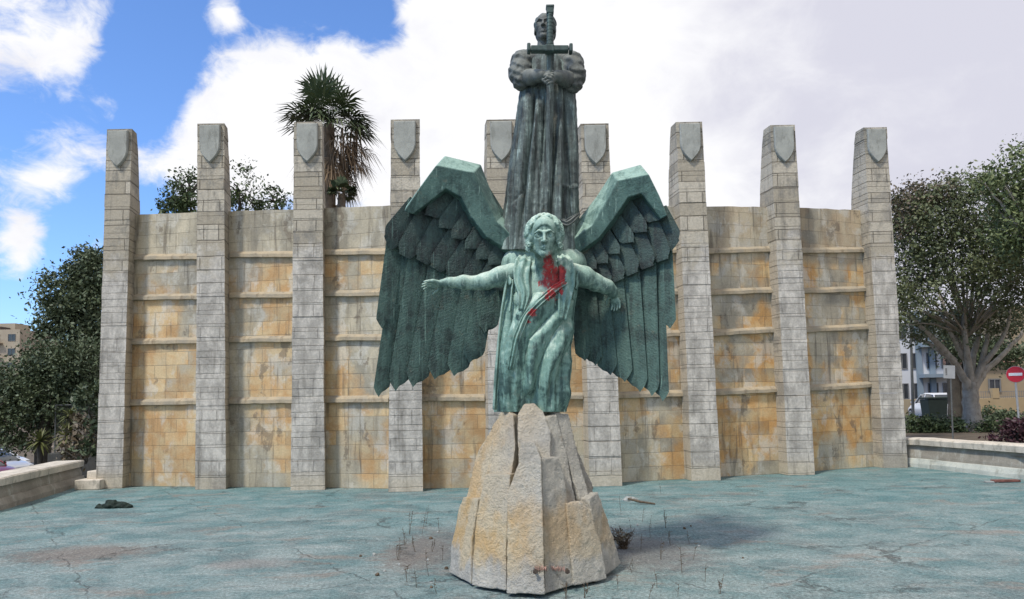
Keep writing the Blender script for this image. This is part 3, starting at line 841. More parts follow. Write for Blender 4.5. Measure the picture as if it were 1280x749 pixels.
class Vol:
    def __init__(s, lo, hi, h):
        s.lo = np.array(lo, float); s.h = h
        s.n = np.ceil((np.array(hi) - s.lo) / h).astype(int) + 1
        s.F = np.full(tuple(s.n), 1.0, np.float32)

    def sub(s, lo, hi):
        a = np.maximum(0, np.floor((np.array(lo) - s.lo) / s.h).astype(int)); b = np.minimum(s.n, np.ceil((np.array(hi) - s.lo) / s.h).astype(int) + 1)
        b = np.maximum(a, b)
        ax = [s.lo[i] + s.h * np.arange(a[i], b[i], dtype=np.float32) for i in range(3)]
        sl = tuple(slice(a[i], b[i]) for i in range(3))
        return sl, np.meshgrid(*ax, indexing='ij')

    def apply(s, lo, hi, fn, k=.0, op='u'):
        m = 2.5 * k + 3 * s.h
        sl, (X, Y, Z) = s.sub(np.array(lo) - m, np.array(hi) + m)
        if X.size == 0: return
        d = fn(X, Y, Z).astype(np.float32); f = s.F[sl]
        if op == 'u':
            if k > 0:
                hh = np.clip(.5 + .5 * (d - f) / k, 0, 1); r = d + (f - d) * (1 - hh) * 0 + 0
                r = d * (1 - hh) + f * hh - k * hh * (1 - hh)
            else: r = np.minimum(d, f)
        else:
            d = -d
            if k > 0:
                hh = np.clip(.5 - .5 * (d - f) / k, 0, 1); r = d * (1 - hh) + f * hh + k * hh * (1 - hh)
            else: r = np.maximum(d, f)
        s.F[sl] = r

    def cone(s, a, b, ra, rb, k=.02, op='u', disp=None):
        a = np.array(a, float); b = np.array(b, float); ba = b - a; l2 = float(ba @ ba) + 1e-12
        R_ = max(ra, rb)

        def fn(X, Y, Z):
            t = np.clip(((X - a[0]) * ba[0] + (Y - a[1]) * ba[1] + (Z - a[2]) * ba[2]) / l2, 0, 1)
            d = np.sqrt((X - a[0] - t * ba[0]) ** 2 + (Y - a[1] - t * ba[1]) ** 2 + (Z - a[2] - t * ba[2]) ** 2) - (ra + (rb - ra) * t)
            if disp: d = d + disp(X, Y, Z)
            return d
        s.apply(np.minimum(a, b) - R_, np.maximum(a, b) + R_, fn, k, op)

    def ell(s, c, r, k=.02, op='u', rot=None, disp=None):
        c = np.array(c, float); r = np.array(r, float); R_ = r.max()
        Rm = np.eye(3) if rot is None else np.array(rot)

        def fn(X, Y, Z):
            x, y, z = X - c[0], Y - c[1], Z - c[2]
            u = (Rm[0, 0] * x + Rm[1, 0] * y + Rm[2, 0] * z) / r[0]; v = (Rm[0, 1] * x + Rm[1, 1] * y + Rm[2, 1] * z) / r[1]; w_ = (Rm[0, 2] * x + Rm[1, 2] * y + Rm[2, 2] * z) / r[2]
            k0 = np.sqrt(u * u + v * v + w_ * w_); k1 = np.sqrt((u / r[0]) ** 2 + (v / r[1]) ** 2 + (w_ / r[2]) ** 2) + 1e-9
            d = k0 * (k0 - 1) / k1
            if disp: d = d + disp(X, Y, Z)
            return d
        s.apply(c - R_, c + R_, fn, k, op)

    def chain(s, pts, radii, k=.02, sub=0):
        for a, b, ra, rb in zip(pts, pts[1:], radii, radii[1:]): s.cone(a, b, ra, rb, k)

    def surf(s):
        """naive surface nets"""
        F = s.F; S = F < 0
        nx, ny, nz = F.shape
        c = np.zeros((nx - 1, ny - 1, nz - 1), np.int8)
        for i in (0, 1):
            for j in (0, 1):
                for k in (0, 1): c += S[i:nx - 1 + i, j:ny - 1 + j, k:nz - 1 + k]
        idx = np.argwhere((c > 0) & (c < 8))
        acc = np.zeros((len(idx), 3)); cnt = np.zeros(len(idx))
        cs = [(i, j, k) for i in (0, 1) for j in (0, 1) for k in (0, 1)]
        for a in cs:
            for ax in range(3):
                if a[ax]: continue
                b = list(a); b[ax] = 1
                fa = F[idx[:, 0] + a[0], idx[:, 1] + a[1], idx[:, 2] + a[2]].astype(float); fb = F[idx[:, 0] + b[0], idx[:, 1] + b[1], idx[:, 2] + b[2]].astype(float)
                m = (fa < 0) != (fb < 0)
                t = np.where(m, fa / np.where(m, fa - fb, 1), 0)
                p = np.array(a, float)[None, :].repeat(len(idx), 0); p[:, ax] += t
                acc += p * m[:, None]; cnt += m
        V = s.lo + (idx + acc / cnt[:, None]) * s.h
        ID = np.full(c.shape, -1, np.int32); ID[idx[:, 0], idx[:, 1], idx[:, 2]] = np.arange(len(idx))
        Q = []
        for ax in range(3):
            sl0 = [slice(None)] * 3; sl1 = [slice(None)] * 3; sl0[ax] = slice(0, -1); sl1[ax] = slice(1, None)
            A = S[tuple(sl0)]; Bq = S[tuple(sl1)]
            e = np.argwhere(A != Bq)
            o1, o2 = [(1, 2), (2, 0), (0, 1)][ax]
            ok = (e[:, o1] > 0) & (e[:, o2] > 0) & (e[:, o1] < F.shape[o1] - 1) & (e[:, o2] < F.shape[o2] - 1)
            e = e[ok]
            inside = A[e[:, 0], e[:, 1], e[:, 2]]
            q = []
            for (u, v) in ((0, 0), (1, 0), (1, 1), (0, 1)):
                p = e.copy(); p[:, o1] -= 1 - u; p[:, o2] -= 1 - v
                q.append(ID[p[:, 0], p[:, 1], p[:, 2]])
            q = np.stack(q, 1)
            q[~inside] = q[~inside][:, ::-1]
            Q.append(q)
        Q = np.concatenate(Q); Q = Q[(Q >= 0).all(1)]
        return V, Q

    def obj(s, name, m, parent):
        V, Q = s.surf()
        return quads_mesh(name, V, Q, m, parent, True)


def nz3(X, Y, Z, sc, seed=0):
    """cheap smooth wobble"""
    return (np.sin(X * sc + 1.3 * seed + 1.7 * np.sin(Y * sc * .7 + seed)) * np.sin(Z * sc * 1.1 + 2.1 * seed + 1.3 * np.sin(X * sc * .8)) * np.sin(Y * sc * .9 + seed * .7 + np.sin(Z * sc * .6)))


def head(vol, T, S_, calm=True, hair=False, open_eye=True):
    """T: (unit point) -> world; unit: face height 1, viewer towards -y"""
    P = lambda x, y, z: np.array(T(x, y, z))
    R3 = np.stack([(P(1, 0, 0) - P(0, 0, 0)) / S_, (P(0, 1, 0) - P(0, 0, 0)) / S_, (P(0, 0, 1) - P(0, 0, 0)) / S_], 1)
    E = lambda c, r, k, op='u': vol.ell(P(*c), np.array(r) * S_, k * S_, op, R3)
    C = lambda a, b, ra, rb, k, op='u': vol.cone(P(*a), P(*b), ra * S_, rb * S_, k * S_, op)
    E((0, .06, .15), (.315, .40, .35), .02)
    E((0, -.06, -.12), (.245, .30, .365), .06)
    E((0, -.255, -.425), (.075, .075, .070), .09)
    for s in (-1, 1):
        E((s * .160, -.215, -.075), (.075, .085, .075), .08)
        C((s * .19, -.02, -.26), (s * .06, -.22, -.42), .055, .05, .08)
        C((s * .050, -.360, .070), (s * .135, -.352, .098), .026, .026, .05); C((s * .135, -.352, .098), (s * .225, -.270, .066), .026, .020, .05)
        E((s * .132, -.385, .004), (.098, .085, .062), .035, 'd')
        E((s * .132, -.262, .0), (.080, .072, .060), .006)
        for t0, t1 in ((-1, -.5), (-.5, 0), (0, .5), (.5, 1)):
            f = lambda t, up: (s * .132 + t * .090, -.322 + .050 * t * t, (.046 - .042 * t * t) if up else (-.038 + .030 * t * t))
            C(f(t0, 1), f(t1, 1), .015, .015, .008); C(f(t0, 0), f(t1, 0), .010, .010, .008)
        E((s * .130, -.336, .006), (.028, .024, .026), .004, 'd')
    C((0, -.355, .07), (0, -.435, -.140), .032, .044, .04)
    for s in (-1, 1):
        E((s * .046, -.390, -.150), (.034, .05, .030), .025)
        E((s * .024, -.418, -.180), (.014, .022, .012), .008, 'd')
    for s in (-1, 1):
        C((s * .088, -.300, -.292), (s * .018, -.340, -.270), .012, .023, .018)
        C((s * .078, -.298, -.305), (0, -.330, -.322), .014, .026, .018)
        C((s * .092, -.318, -.298), (s * .012, -.372, -.293), .003, .007, .004, 'd')
    E((0, -.35, -.366), (.06, .025, .014), .03, 'd')
    if not hair:
        for s in (-1, 1):
            E((s * .325, .06, -.04), (.035, .085, .12), .03); E((s * .355, .03, -.03), (.02, .045, .06), .015, 'd')


def hand(vol, wrist, fdir, palm_n, side, S_, curl=.35, spread=.12):
    """five fingers; fdir: direction of the fingers, palm_n: out of the palm, side: +1 puts the thumb on fdir x palm_n"""
    wr = np.array(wrist, float); f = np.array(fdir, float); f /= np.linalg.norm(f)
    n = np.array(palm_n, float); n -= f * (n @ f); n /= np.linalg.norm(n); t = np.cross(f, n) * side
    L = S_
    for q in (-.30, -.1, .1, .30):
        vol.cone(wr + f * .03 * L, wr + f * .44 * L + t * q * L * .62, .095 * L, .085 * L, .05 * L)
    for q, ln in ((.30, .42), (.1, .48), (-.1, .45), (-.30, .36)):
        p = wr + f * .44 * L + t * q * L * .62
        d = f + t * q * spread * 3; a = 0
        d /= np.linalg.norm(d)
        for j, (seg, r0, r1) in enumerate(((.45, .068, .060), (.30, .060, .052), (.25, .052, .040))):
            a += curl * (.5 if j == 0 else 1)
            dd = d * math.cos(a) + n * math.sin(a)
            p2 = p + dd * seg * ln * L
            vol.cone(p, p2, r0 * L, r1 * L, .012 * L); p = p2
    p = wr + f * .10 * L + t * .16 * L
    for dv, ln, r0, r1 in (((.55, .75, .25), .22, .085, .072), ((.8, .45, .35), .17, .068, .058), ((.9, .15, .45), .13, .058, .044)):
        d = f * dv[0] + t * dv[1] + n * dv[2]; d /= np.linalg.norm(d)
        p2 = p + d * ln * L; vol.cone(p, p2, r0 * L, r1 * L, .02 * L); p = p2


def dpoly(px_, py_, pts):
    """distance (photo px) and parameter to a polyline"""
    best = np.full(px_.shape, 1e9); side = np.zeros(px_.shape); tt = np.zeros(px_.shape)
    n = len(pts) - 1
    for i, ((x0, y0), (x1, y1)) in enumerate(zip(pts, pts[1:])):
        dx_, dy_ = x1 - x0, y1 - y0; l2 = dx_ * dx_ + dy_ * dy_
        t = np.clip(((px_ - x0) * dx_ + (py_ - y0) * dy_) / l2, 0, 1)
        ex, ey = px_ - x0 - t * dx_, py_ - y0 - t * dy_
        d = np.hypot(ex, ey); m = d < best
        best = np.where(m, d, best); side = np.where(m, np.sign(dx_ * ey - dy_ * ex), side); tt = np.where(m, (i + t) / n, tt)
    return best, side, tt


def robe(name, levels, folds, pleats, m, parent, NT=420, NZ=420, rough_amp=.004, cap=True):
    """lofted cloth: levels = (photo y, x left, x right, axis distance, half depth in m)"""
    lv = np.array(levels, float)
    ys = np.linspace(lv[0, 0], lv[-1, 0], NZ)

    def sm(c):
        v = np.interp(ys, lv[:, 0], lv[:, c]); k = max(3, NZ // 60) | 1
        vp = np.pad(v, k, mode='edge'); return np.convolve(vp, np.ones(2 * k + 1) / (2 * k + 1), 'same')[k:-k]
    xl, xr, Yc, hd = sm(1), sm(2), sm(3), sm(4)
    th = np.linspace(0, 2 * math.pi, NT, endpoint=False)
    st, ct = np.sin(th), np.cos(th)      # front = ct>0
    ex = np.sign(st) * np.abs(st) ** .9
    X = (xl + xr)[:, None] / 2 + (xr - xl)[:, None] / 2 * ex[None, :]
    Yp = np.repeat(ys[:, None], NT, 1)
    front = np.clip(ct * 2.2 + .3, 0, 1)[None, :]
    D = np.zeros_like(X)
    for pts, amp, wd, kind in folds:
        d, sgn, tt = dpoly(X, Yp, pts)
        e = np.minimum(1, np.minimum(tt, 1 - tt) * 5 + .0) if kind != 'E' else 1
        if kind in 'RE': D += amp * (np.exp(-(d / wd) ** 2) if (amp > 0 or kind == 'E') else np.exp(-np.abs(d) / (wd * .62))) * e
        elif kind == 'S': D += amp * np.clip(1 - d / wd, 0, 1) * (sgn > 0) * e      # sharp lip: drops on one side
    D *= front
    for (n, ph, a0, a1, tw) in pleats:
        f = np.linspace(0, 1, NZ)[:, None]
        w_ = np.cos(n * th[None, :] + ph + tw * f + .8 * np.sin(2 * th + ph)[None, :])
        D += (a0 + (a1 - a0) * f) * (np.abs(w_) ** .7 * np.sign(w_))
    D += rough_amp * nz3(X * .01, Yp * .01, np.repeat(th[None, :], NZ, 0) * .2, 34, 2)
    Y = Yc[:, None] - hd[:, None] * ct[None, :]
    P0 = at_np(X, Yp, Y)
    nx = ex[None, :] * (hd[:, None] + .1); ny = -ct[None, :] * ((xr - xl) / 2 * Yc / FPX)[:, None]
    ln = np.hypot(nx, ny) + 1e-6
    P0[..., 0] += D * nx / ln; P0[..., 1] += D * ny / ln
    V = P0.reshape(-1, 3)
    i = np.arange(NZ - 1)[:, None] * NT; k = np.arange(NT)[None, :]; k2 = (k + 1) % NT
    Q = np.stack([i + k, i + NT + k, i + NT + k2, i + k2], -1).reshape(-1, 4)
    if cap:
        extra = []; VV = [V]; base = len(V)
        for row, sgn in ((0, 1), (NZ - 1, -1)):
            ring = np.arange(NT) + row * NT
            c = V[ring].mean(0)
            prev = ring
            for q in (.6, .25, .02):
                r2 = c + (V[ring] - c) * q; VV.append(r2); cur = np.arange(NT) + base; base += NT
                a = np.stack([prev, prev[np.r_[1:NT, 0]], cur[np.r_[1:NT, 0]], cur], -1)
                extra.append(a if sgn > 0 else a[:, ::-1]); prev = cur
        V = np.concatenate(VV); Q = np.concatenate([Q] + extra)
    return quads_mesh(name, V, Q, m, parent, True)


# bronze finishes
R_CH = [(at(676, 353, 8.28), .035, .035), (at(701, 364, 8.28), .03, .04), (at(684, 372, 8.27), .02, .05), (at(695, 374, 8.27), .016, .045), (at(679, 366, 8.27), .014, .02), (at(660, 402, 8.27), .014, .02), (at(705, 352, 8.27), .02, .05), (at(691, 347, 8.28), .145, .165), (at(686, 335, 8.28), .075, .17), (at(666, 391, 8.27), .055, .055), (at(690, 367, 8.27), .06, .05), (at(703, 340, 8.28), .05, .12)]
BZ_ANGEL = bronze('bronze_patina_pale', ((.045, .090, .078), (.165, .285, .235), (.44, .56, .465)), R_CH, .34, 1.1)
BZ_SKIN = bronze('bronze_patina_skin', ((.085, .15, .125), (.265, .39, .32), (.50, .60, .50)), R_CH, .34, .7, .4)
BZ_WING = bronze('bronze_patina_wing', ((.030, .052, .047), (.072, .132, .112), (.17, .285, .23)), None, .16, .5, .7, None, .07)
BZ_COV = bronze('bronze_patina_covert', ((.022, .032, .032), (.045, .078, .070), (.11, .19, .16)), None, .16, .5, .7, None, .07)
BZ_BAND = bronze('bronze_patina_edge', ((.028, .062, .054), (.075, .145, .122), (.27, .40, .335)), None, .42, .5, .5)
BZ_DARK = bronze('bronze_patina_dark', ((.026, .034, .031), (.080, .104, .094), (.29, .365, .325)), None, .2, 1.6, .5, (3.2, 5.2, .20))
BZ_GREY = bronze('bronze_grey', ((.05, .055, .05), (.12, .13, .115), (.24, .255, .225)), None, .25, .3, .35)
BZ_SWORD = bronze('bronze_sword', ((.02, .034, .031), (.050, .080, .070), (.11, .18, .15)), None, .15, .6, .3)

# ------------------------------------------------------------------ winged statue
ang = empty('winged_statue', (AX, YC, 2.0), 'green patinated bronze winged figure in robes with red paint on its chest and arms spread', 'statue')
HS = .475                                  # face height in metres
HY = 8.12
hc = at(680.5, 296.5, HY)
tilt = RAD(5); turn = RAD(-3)


def TH(x, y, z):
    v = Matrix.Rotation(turn, 3, 'Z') @ Matrix.Rotation(tilt, 3, 'X') @ Vector((x, y, z))
    return hc + v * HS


lo = np.array(at(520, 520, 8.0)) - .15; hi = np.array(at(785, 255, 8.6)) + .25
lo[1] = 7.75; hi[1] = 9.42
lo[2] = at(680, 415, 8.4).z
vol = Vol(lo, hi, .0062)
head(vol, TH, HS)
A = lambda x, y, Y: np.array(at(x, y, Y))
# neck, chest, shoulders
vol.chain([A(681, 310, 8.27), A(682, 330, 8.40), A(682, 345, 8.48)], [.118, .115, .14], .05)
vol.ell(A(678, 372, 8.56), (.36, .235, .42), .08)
for sx, r in ((655, .15), (703, .15)):
    vol.ell(A(sx, 375, 8.43), (.14, .10, .13), .06)
vol.cone(A(640, 343, 8.58), A(716, 343, 8.58), .125, .125, .08)
vol.cone(A(682, 340, 8.40), A(650, 334, 8.46), .035, .03, .05); vol.cone(A(684, 340, 8.40), A(712, 334, 8.46), .035, .03, .05)
for s in (-1, 1): vol.cone(TH(s * .24, .0, -.25), A(682 + s * 3, 343, 8.38), .030, .028, .05)
# upper back that carries the wing roots and the standing figure
vol.cone(A(652, 333, 8.98), A(708, 333, 8.98), .26, .26, .10)
vol.ell(A(680, 322, 9.0), (.42, .30, .20), .08)
# arms: viewer's left stretched out, viewer's right stretched back along the wing
vol.chain([A(641, 342, 8.52), A(626, 346, 8.50), A(606, 352, 8.52), A(592, 354, 8.53)], [.120, .115, .095, .078], .05)
vol.chain([A(592, 354, 8.53), A(580, 353, 8.51), A(562, 353.5, 8.49), A(553, 354, 8.48)], [.078, .082, .058, .047], .04)
hand(vol, A(554, 354, 8.48), A(527, 356, 8.46) - A(554, 354, 8.48), (.1, -.55, -.8), -1, .275, .10)
vol.chain([A(717, 343, 8.55), A(730, 346, 8.58), A(744, 353, 8.66), A(754, 357, 8.70)], [.120, .120, .10, .085], .05)
vol.chain([A(754, 357, 8.70), A(759, 359, 8.74), A(765, 364, 8.78), A(767, 368, 8.80)], [.085, .085, .064, .055], .04)
hand(vol, A(767, 367, 8.80), A(771, 384, 8.86) - A(767, 367, 8.80), (-.5, -.7, .1), 1, .25, .45)
vol.obj('body', BZ_SKIN, ang)

# hair: cap with curls that falls beside the face
lo = np.array(hc) - HS * .95; hi = np.array(hc) + HS * .95
vol = Vol(lo, hi, .0055)
P = lambda x, y, z: np.array(TH(x, y, z))
vol.ell(P(0, .10, .16), np.array((.37, .475, .375)) * HS, .02)
vol.ell(P(0, .18, -.05), np.array((.40, .33, .36)) * HS, .06)
for s in (-1, 1): vol.ell(P(s * .34, .06, -.04), np.array((.085, .20, .22)) * HS, .05)
vol.ell(P(0, -.36, -.06), np.array((.250, .36, .29)) * HS, .02, 'd')
vol.ell(P(0, -.36, -.30), np.array((.250, .36, .29)) * HS, .02, 'd')
rr = random.Random(11)


def strand(pts, r0, r1, k=.006):
    for i_ in range(len(pts) - 1):
        u = i_ / (len(pts) - 1); vol.cone(pts[i_], pts[i_ + 1], (r0 + (r1 - r0) * u) * HS, (r0 + (r1 - r0) * u) * HS, k)


for s in (-1, 1):
    for j in range(11):                 # waves from the parting round to the sides
        th0 = .10 + j * .20; pts = []
        for q in range(15):
            t = q / 14
            el_ = 1.45 - 1.75 * t; th = th0 + (1.05 - th0 * .45) * t * (1 if j < 5 else .3)
            rx = .385 + .055 * t + .03 * math.sin(t * 19 + j * 2.1); ry = .435 + .03 * math.cos(t * 17 + j)
            c = math.cos(el_) if el_ > 0 else 1.0
            z = .17 + .385 * math.sin(max(el_, -.9)) * (1.0 if el_ > 0 else 1.0)
            pts.append(P(s * math.sin(th) * rx * c, .10 - math.cos(th) * ry * c, z + .02 * math.sin(t * 21 + j * 1.3)))
        strand(pts, .026, .036)
    for j in range(30):                 # curls gathered beside the cheeks, jaw length
        a0 = rr.uniform(.98, 2.3); z0 = rr.uniform(-.26, .18); rc = rr.uniform(.03, .05); ph = rr.uniform(0, 6.28)
        x0 = s * math.sin(a0) * rr.uniform(.38, .44); y0 = .10 - math.cos(a0) * .42
        strand([P(x0 + s * math.cos(ph + q * .8) * rc * .8, y0 + math.cos(ph + q * .8) * rc * .4, z0 + math.sin(ph + q * .8) * rc - q * .008) for q in range(9)], .021, .017)
vol.obj('hair', BZ_SKIN, ang)

# robe
LV = [(326, 658, 706, 8.60, .13), (330, 644, 715, 8.60, .17), (336, 633, 722, 8.60, .20), (346, 629, 725, 8.60, .215), (356, 630, 723, 8.60, .235), (372, 632, 720, 8.59, .27), (390, 631, 717, 8.58, .29), (410, 628, 716, 8.58, .30),
      (430, 625, 715, 8.59, .31), (450, 622, 713, 8.60, .32), (470, 621, 711, 8.62, .32), (490, 619, 709, 8.64, .32), (506, 619, 708, 8.66, .32), (515, 620, 706, 8.67, .31)]
FO = [
    ([(706, 352), (688, 360), (671, 378), (653, 396), (641, 424), (634, 465), (630, 512)], .060, 7, 'R'),
    ([(708, 364), (690, 374), (668, 396), (652, 420), (644, 455), (639, 512)], .035, 6, 'R'),
    ([(706, 378), (676, 408), (660, 424), (655, 455), (652, 508)], -.055, 4.5, 'R'),
    ([(714, 378), (692, 400), (676, 422), (666, 450), (662, 506)], .035, 6, 'R'),
    ([(712, 394), (694, 415), (682, 440), (672, 470), (669, 503)], -.04, 4, 'R'),
    ([(716, 400), (704, 424), (690, 452), (680, 480), (676, 505)], .05, 6, 'R'),
    ([(719, 420), (706, 450), (697, 480), (693, 510)], -.045, 4, 'R'),
    ([(700, 440), (688, 470), (684, 500)], -.03, 3, 'R'),
    ([(712, 440), (706, 475), (702, 512)], .035, 5, 'R'),
    ([(628, 390), (624, 430), (622, 512)], -.04, 3, 'R'),
    ([(638, 380), (634, 430), (629, 512)], -.05, 3.0, 'R'),
    ([(634, 372), (629, 420), (625, 512)], .03, 3, 'R'),
    ([(646, 365), (644, 388), (640, 410)], -.03, 4, 'R'),
    ([(656, 366), (654, 385), (648, 400)], .03, 4, 'R'),
    ([(700, 492), (694, 512)], .05, 9, 'E'), ([(660, 500), (658, 516)], -.12, 12, 'E'),
    # opening at the neck
    ([(684, 322), (684, 336), (686, 350)], -.13, 15, 'E'),
]
robe('robe', LV, FO, [(9, .4, .004, .018, .8), (17, 1.0, .002, .009, -.6), (31, .3, .0, .004, .4)], BZ_ANGEL, ang)

# stole over both shoulders: flat folded bands


def band(name, path, wd, thick, m, parent, folds=3, seg=14):
    """cloth band following px path [(x, y, Y)], wd px wide"""
    P_ = [np.array(at(*q)) for q in path]; n = len(P_)
    # resample smooth
    K = 40; t = np.linspace(0, n - 1, K); PP = np.stack([np.interp(t, range(n), [q[c] for q in P_]) for c in range(3)], 1)
    for _ in range(3): PP[1:-1] = (PP[:-2] + 2 * PP[1:-1] + PP[2:]) / 4
    wds = np.interp(t, range(n), wd) * 8.4 / FPX
    V = []
    for i in range(K):
        tg = PP[min(i + 1, K - 1)] - PP[max(i - 1, 0)]; tg /= np.linalg.norm(tg)
        nn = np.array([0, -1.0, .25]); nn -= tg * (nn @ tg); nn /= np.linalg.norm(nn); sd = np.cross(tg, nn)
        ring = []
        for k in range(seg):
            a = -1 + 2 * k / (seg - 1)
            z = thick * (1 - abs(a) ** 4) + thick * .7 * math.cos(a * folds * 3.14 + .6 * math.sin(i * .25))
            ring.append(PP[i] + sd * a * wds[i] / 2 + nn * z)
        for k in range(seg):
            a = 1 - 2 * k / (seg - 1); ring.append(PP[i] + sd * a * wds[i] / 2 - nn * thick)
        V += ring
    R_ = 2 * seg; Q = []
    for i in range(K - 1):
        for k in range(R_): Q.append((i * R_ + k, i * R_ + (k + 1) % R_, (i + 1) * R_ + (k + 1) % R_, (i + 1) * R_ + k))
    bm = bmesh.new(); vv = [bm.verts.new(v) for v in V]
    for f in Q: bm.faces.new([vv[i] for i in f])
    bm.faces.new(vv[:R_][::-1]); bm.faces.new(vv[-R_:])
    return bm_obj(name, bm, m, parent, True)


band('stole', [(656, 321, 8.62), (654, 326, 8.44), (652, 338, 8.36), (652, 352, 8.33), (655, 368, 8.28), (652, 388, 8.26)], [15, 20, 21, 19, 15, 8], .018, BZ_ANGEL, ang, 2)
band('stole', [(703, 320, 8.62), (706, 326, 8.44), (709, 340, 8.36), (709, 354, 8.33), (706, 372, 8.29), (703, 400, 8.27)], [14, 19, 20, 20, 17, 10], .018, BZ_ANGEL, ang, 2)
band('sash_edge', [(708, 352, 8.31), (694, 360, 8.27), (674, 378, 8.245), (657, 396, 8.25), (645, 424, 8.27), (638, 462, 8.30)], [8, 9, 9, 9, 9, 7], .022, BZ_ANGEL, ang, 2)
band('ribbon', [(634, 346, 8.42), (632, 360, 8.42), (628, 385, 8.44), (624, 420, 8.46), (620, 470, 8.48), (618, 512, 8.50)], [4, 4, 4, 4, 5, 5], .012, BZ_SKIN, ang, 1)
band('ribbon', [(641, 350, 8.40), (640, 366, 8.38), (637, 390, 8.36)], [4, 3.5, 2.5], .012, BZ_SKIN, ang, 1)
for (xx, ya, yb) in ((636, 338, 356), (646, 345, 380), (718, 336, 375), (722, 340, 362)):
    band('shoulder_fold', [(xx, ya, 8.46), (xx - (xx - 682) * .02, (ya + yb) / 2, 8.42), (xx - (xx - 682) * .06, yb, 8.39)], [7, 8, 5], .02, BZ_ANGEL, ang, 1)

# ---- wings


def wingY(px_, side):
    px_ = np.asarray(px_, float)
    s = np.clip(((648 - px_) / 175) if side < 0 else ((px_ - 705) / 145), -.3, 1.1)
    return 9.02 - .10 * s - .30 * s * s


def feather(base, tip, wd, off, parent, m, side, rnd, tipshape=1.0, lift=.05, skew=0.0, blunt=.80):
    bx, by = base; tx, ty = tip; L = math.hypot(tx - bx, ty - by); dx_, dy_ = (tx - bx) / L, (ty - by) / L
    qx, qy = -dy_, dx_
    NS, NV = 22, 9
    s = np.linspace(0, 1, NS)[:, None]; v = np.linspace(-1, 1, NV)[None, :]
    # blunt, obliquely rounded tip
    tipf = np.clip((1 - s + .10 * v * side * (wd / L)) / (wd * .50 * tipshape / L + 1e-6), 0, 1)
    wdt = wd / 2 * 1.06 * (.92 + .08 * s) * (1 - (1 - tipf) ** 2 * blunt)
    sk = skew * wd * .5
    PX = bx + dx_ * L * s + qx * v * wdt + dx_ * v * sk * s
    PY = by + dy_ * L * s + qy * v * wdt + dy_ * v * sk * s
    Yw = wingY(PX, side) + off - lift * s ** 1.5 + .026 * v * side - .005 * (1 - v * v) - .006 * np.exp(-(v / .08) ** 2) * (1 - s * .5)
    front = at_np(PX, PY, Yw); back = at_np(PX, PY, Yw + .035)
    n = NS * NV
    V = np.concatenate([front.reshape(-1, 3), back.reshape(-1, 3)])
    Q = []
    for i in range(NS - 1):
        for k in range(NV - 1):
            a = i * NV + k; Q.append((a, a + 1, a + NV + 1, a + NV)); Q.append((n + a + NV, n + a + NV + 1, n + a + 1, n + a))
    for i in range(NS - 1):
        a = i * NV; Q.append((a, a + NV, n + a + NV, n + a)); a += NV - 1; Q.append((a + NV, a, n + a, n + a + NV))
    for k in range(NV - 1):
        Q.append((k + 1, k, n + k, n + k + 1)); a = (NS - 1) * NV + k; Q.append((a, a + 1, n + a + 1, n + a))
    uv1 = np.stack([np.repeat(v, NS, 0).ravel(), np.repeat(s * L * 8.9 / FPX, NV, 1).ravel()], 1)
    o = quads_mesh('feather', V, np.array(Q), m, parent, True, vuv=np.concatenate([uv1, uv1]))
    md = o.modifiers.new('edge', 'EDGE_SPLIT'); md.split_angle = RAD(50)
    return o


def wing(side, outline, E0, E1, E2, E3, groups, mirror):
    # back plate = outline extruded
    NSUB = 6
    P_ = outline
    bm = bmesh.new()
    f = [bm.verts.new(at(x, y, float(wingY(x, side)) + .06)) for x, y in P_]
    bk = [bm.verts.new(at(x, y, float(wingY(x, side)) + .13)) for x, y in P_]
    n = len(f)
    f1 = bm.faces.new(f); f2 = bm.faces.new(bk[::-1])
    for i in range(n): bm.faces.new((f[i], bk[i], bk[(i + 1) % n], f[(i + 1) % n]))
    bmesh.ops.triangulate(bm, faces=[f1, f2])
    wg = bm_obj('wing', bm, BZ_WING, ang)
    # leading edge: box beam with lit outer strip, dark front face, undercut
    bm = bmesh.new(); rows = []
    for a, b_, c, d in zip(E0, E1, E2, E3):
        Y = lambda q: float(wingY(q[0], side))
        rows.append([bm.verts.new(at(a[0], a[1], Y(a) + a[2])), bm.verts.new(at(b_[0], b_[1], Y(b_) + b_[2])), bm.verts.new(at(c[0], c[1], Y(c) + c[2])), bm.verts.new(at(d[0], d[1], Y(d) + d[2])), bm.verts.new(at(d[0], d[1], Y(d) + .12)), bm.verts.new(at(a[0], a[1], Y(a) + a[2] + .14))])
    for a, b_ in zip(rows, rows[1:]):
        for k in range(6): bm.faces.new((a[k], a[(k + 1) % 6], b_[(k + 1) % 6], b_[k]))
    bm.faces.new(rows[0]); bm.faces.new(rows[-1][::-1])
    bmesh.ops.triangulate(bm, faces=[q for q in bm.faces])
    bevel(bm_obj('leading_edge', bm, BZ_BAND, wg), .012, 2, 25)
    for off, lift, lst in groups:
        for i, (b_, t, w_, sk) in enumerate(lst):
            feather(b_, t, w_, off - .004 * i, wg, BZ_WING if off > 0 else BZ_COV, side, i, lift=lift, skew=sk, blunt=.80 if off > 0 else .5)
    return wg


OUTL = [(652, 300), (626, 274), (612, 244), (598, 212), (552, 204), (510, 262), (484, 306), (488, 318), (482, 402), (488, 420), (480, 478), (505, 470), (548, 455), (580, 446), (608, 405), (618, 395), (640, 340)]
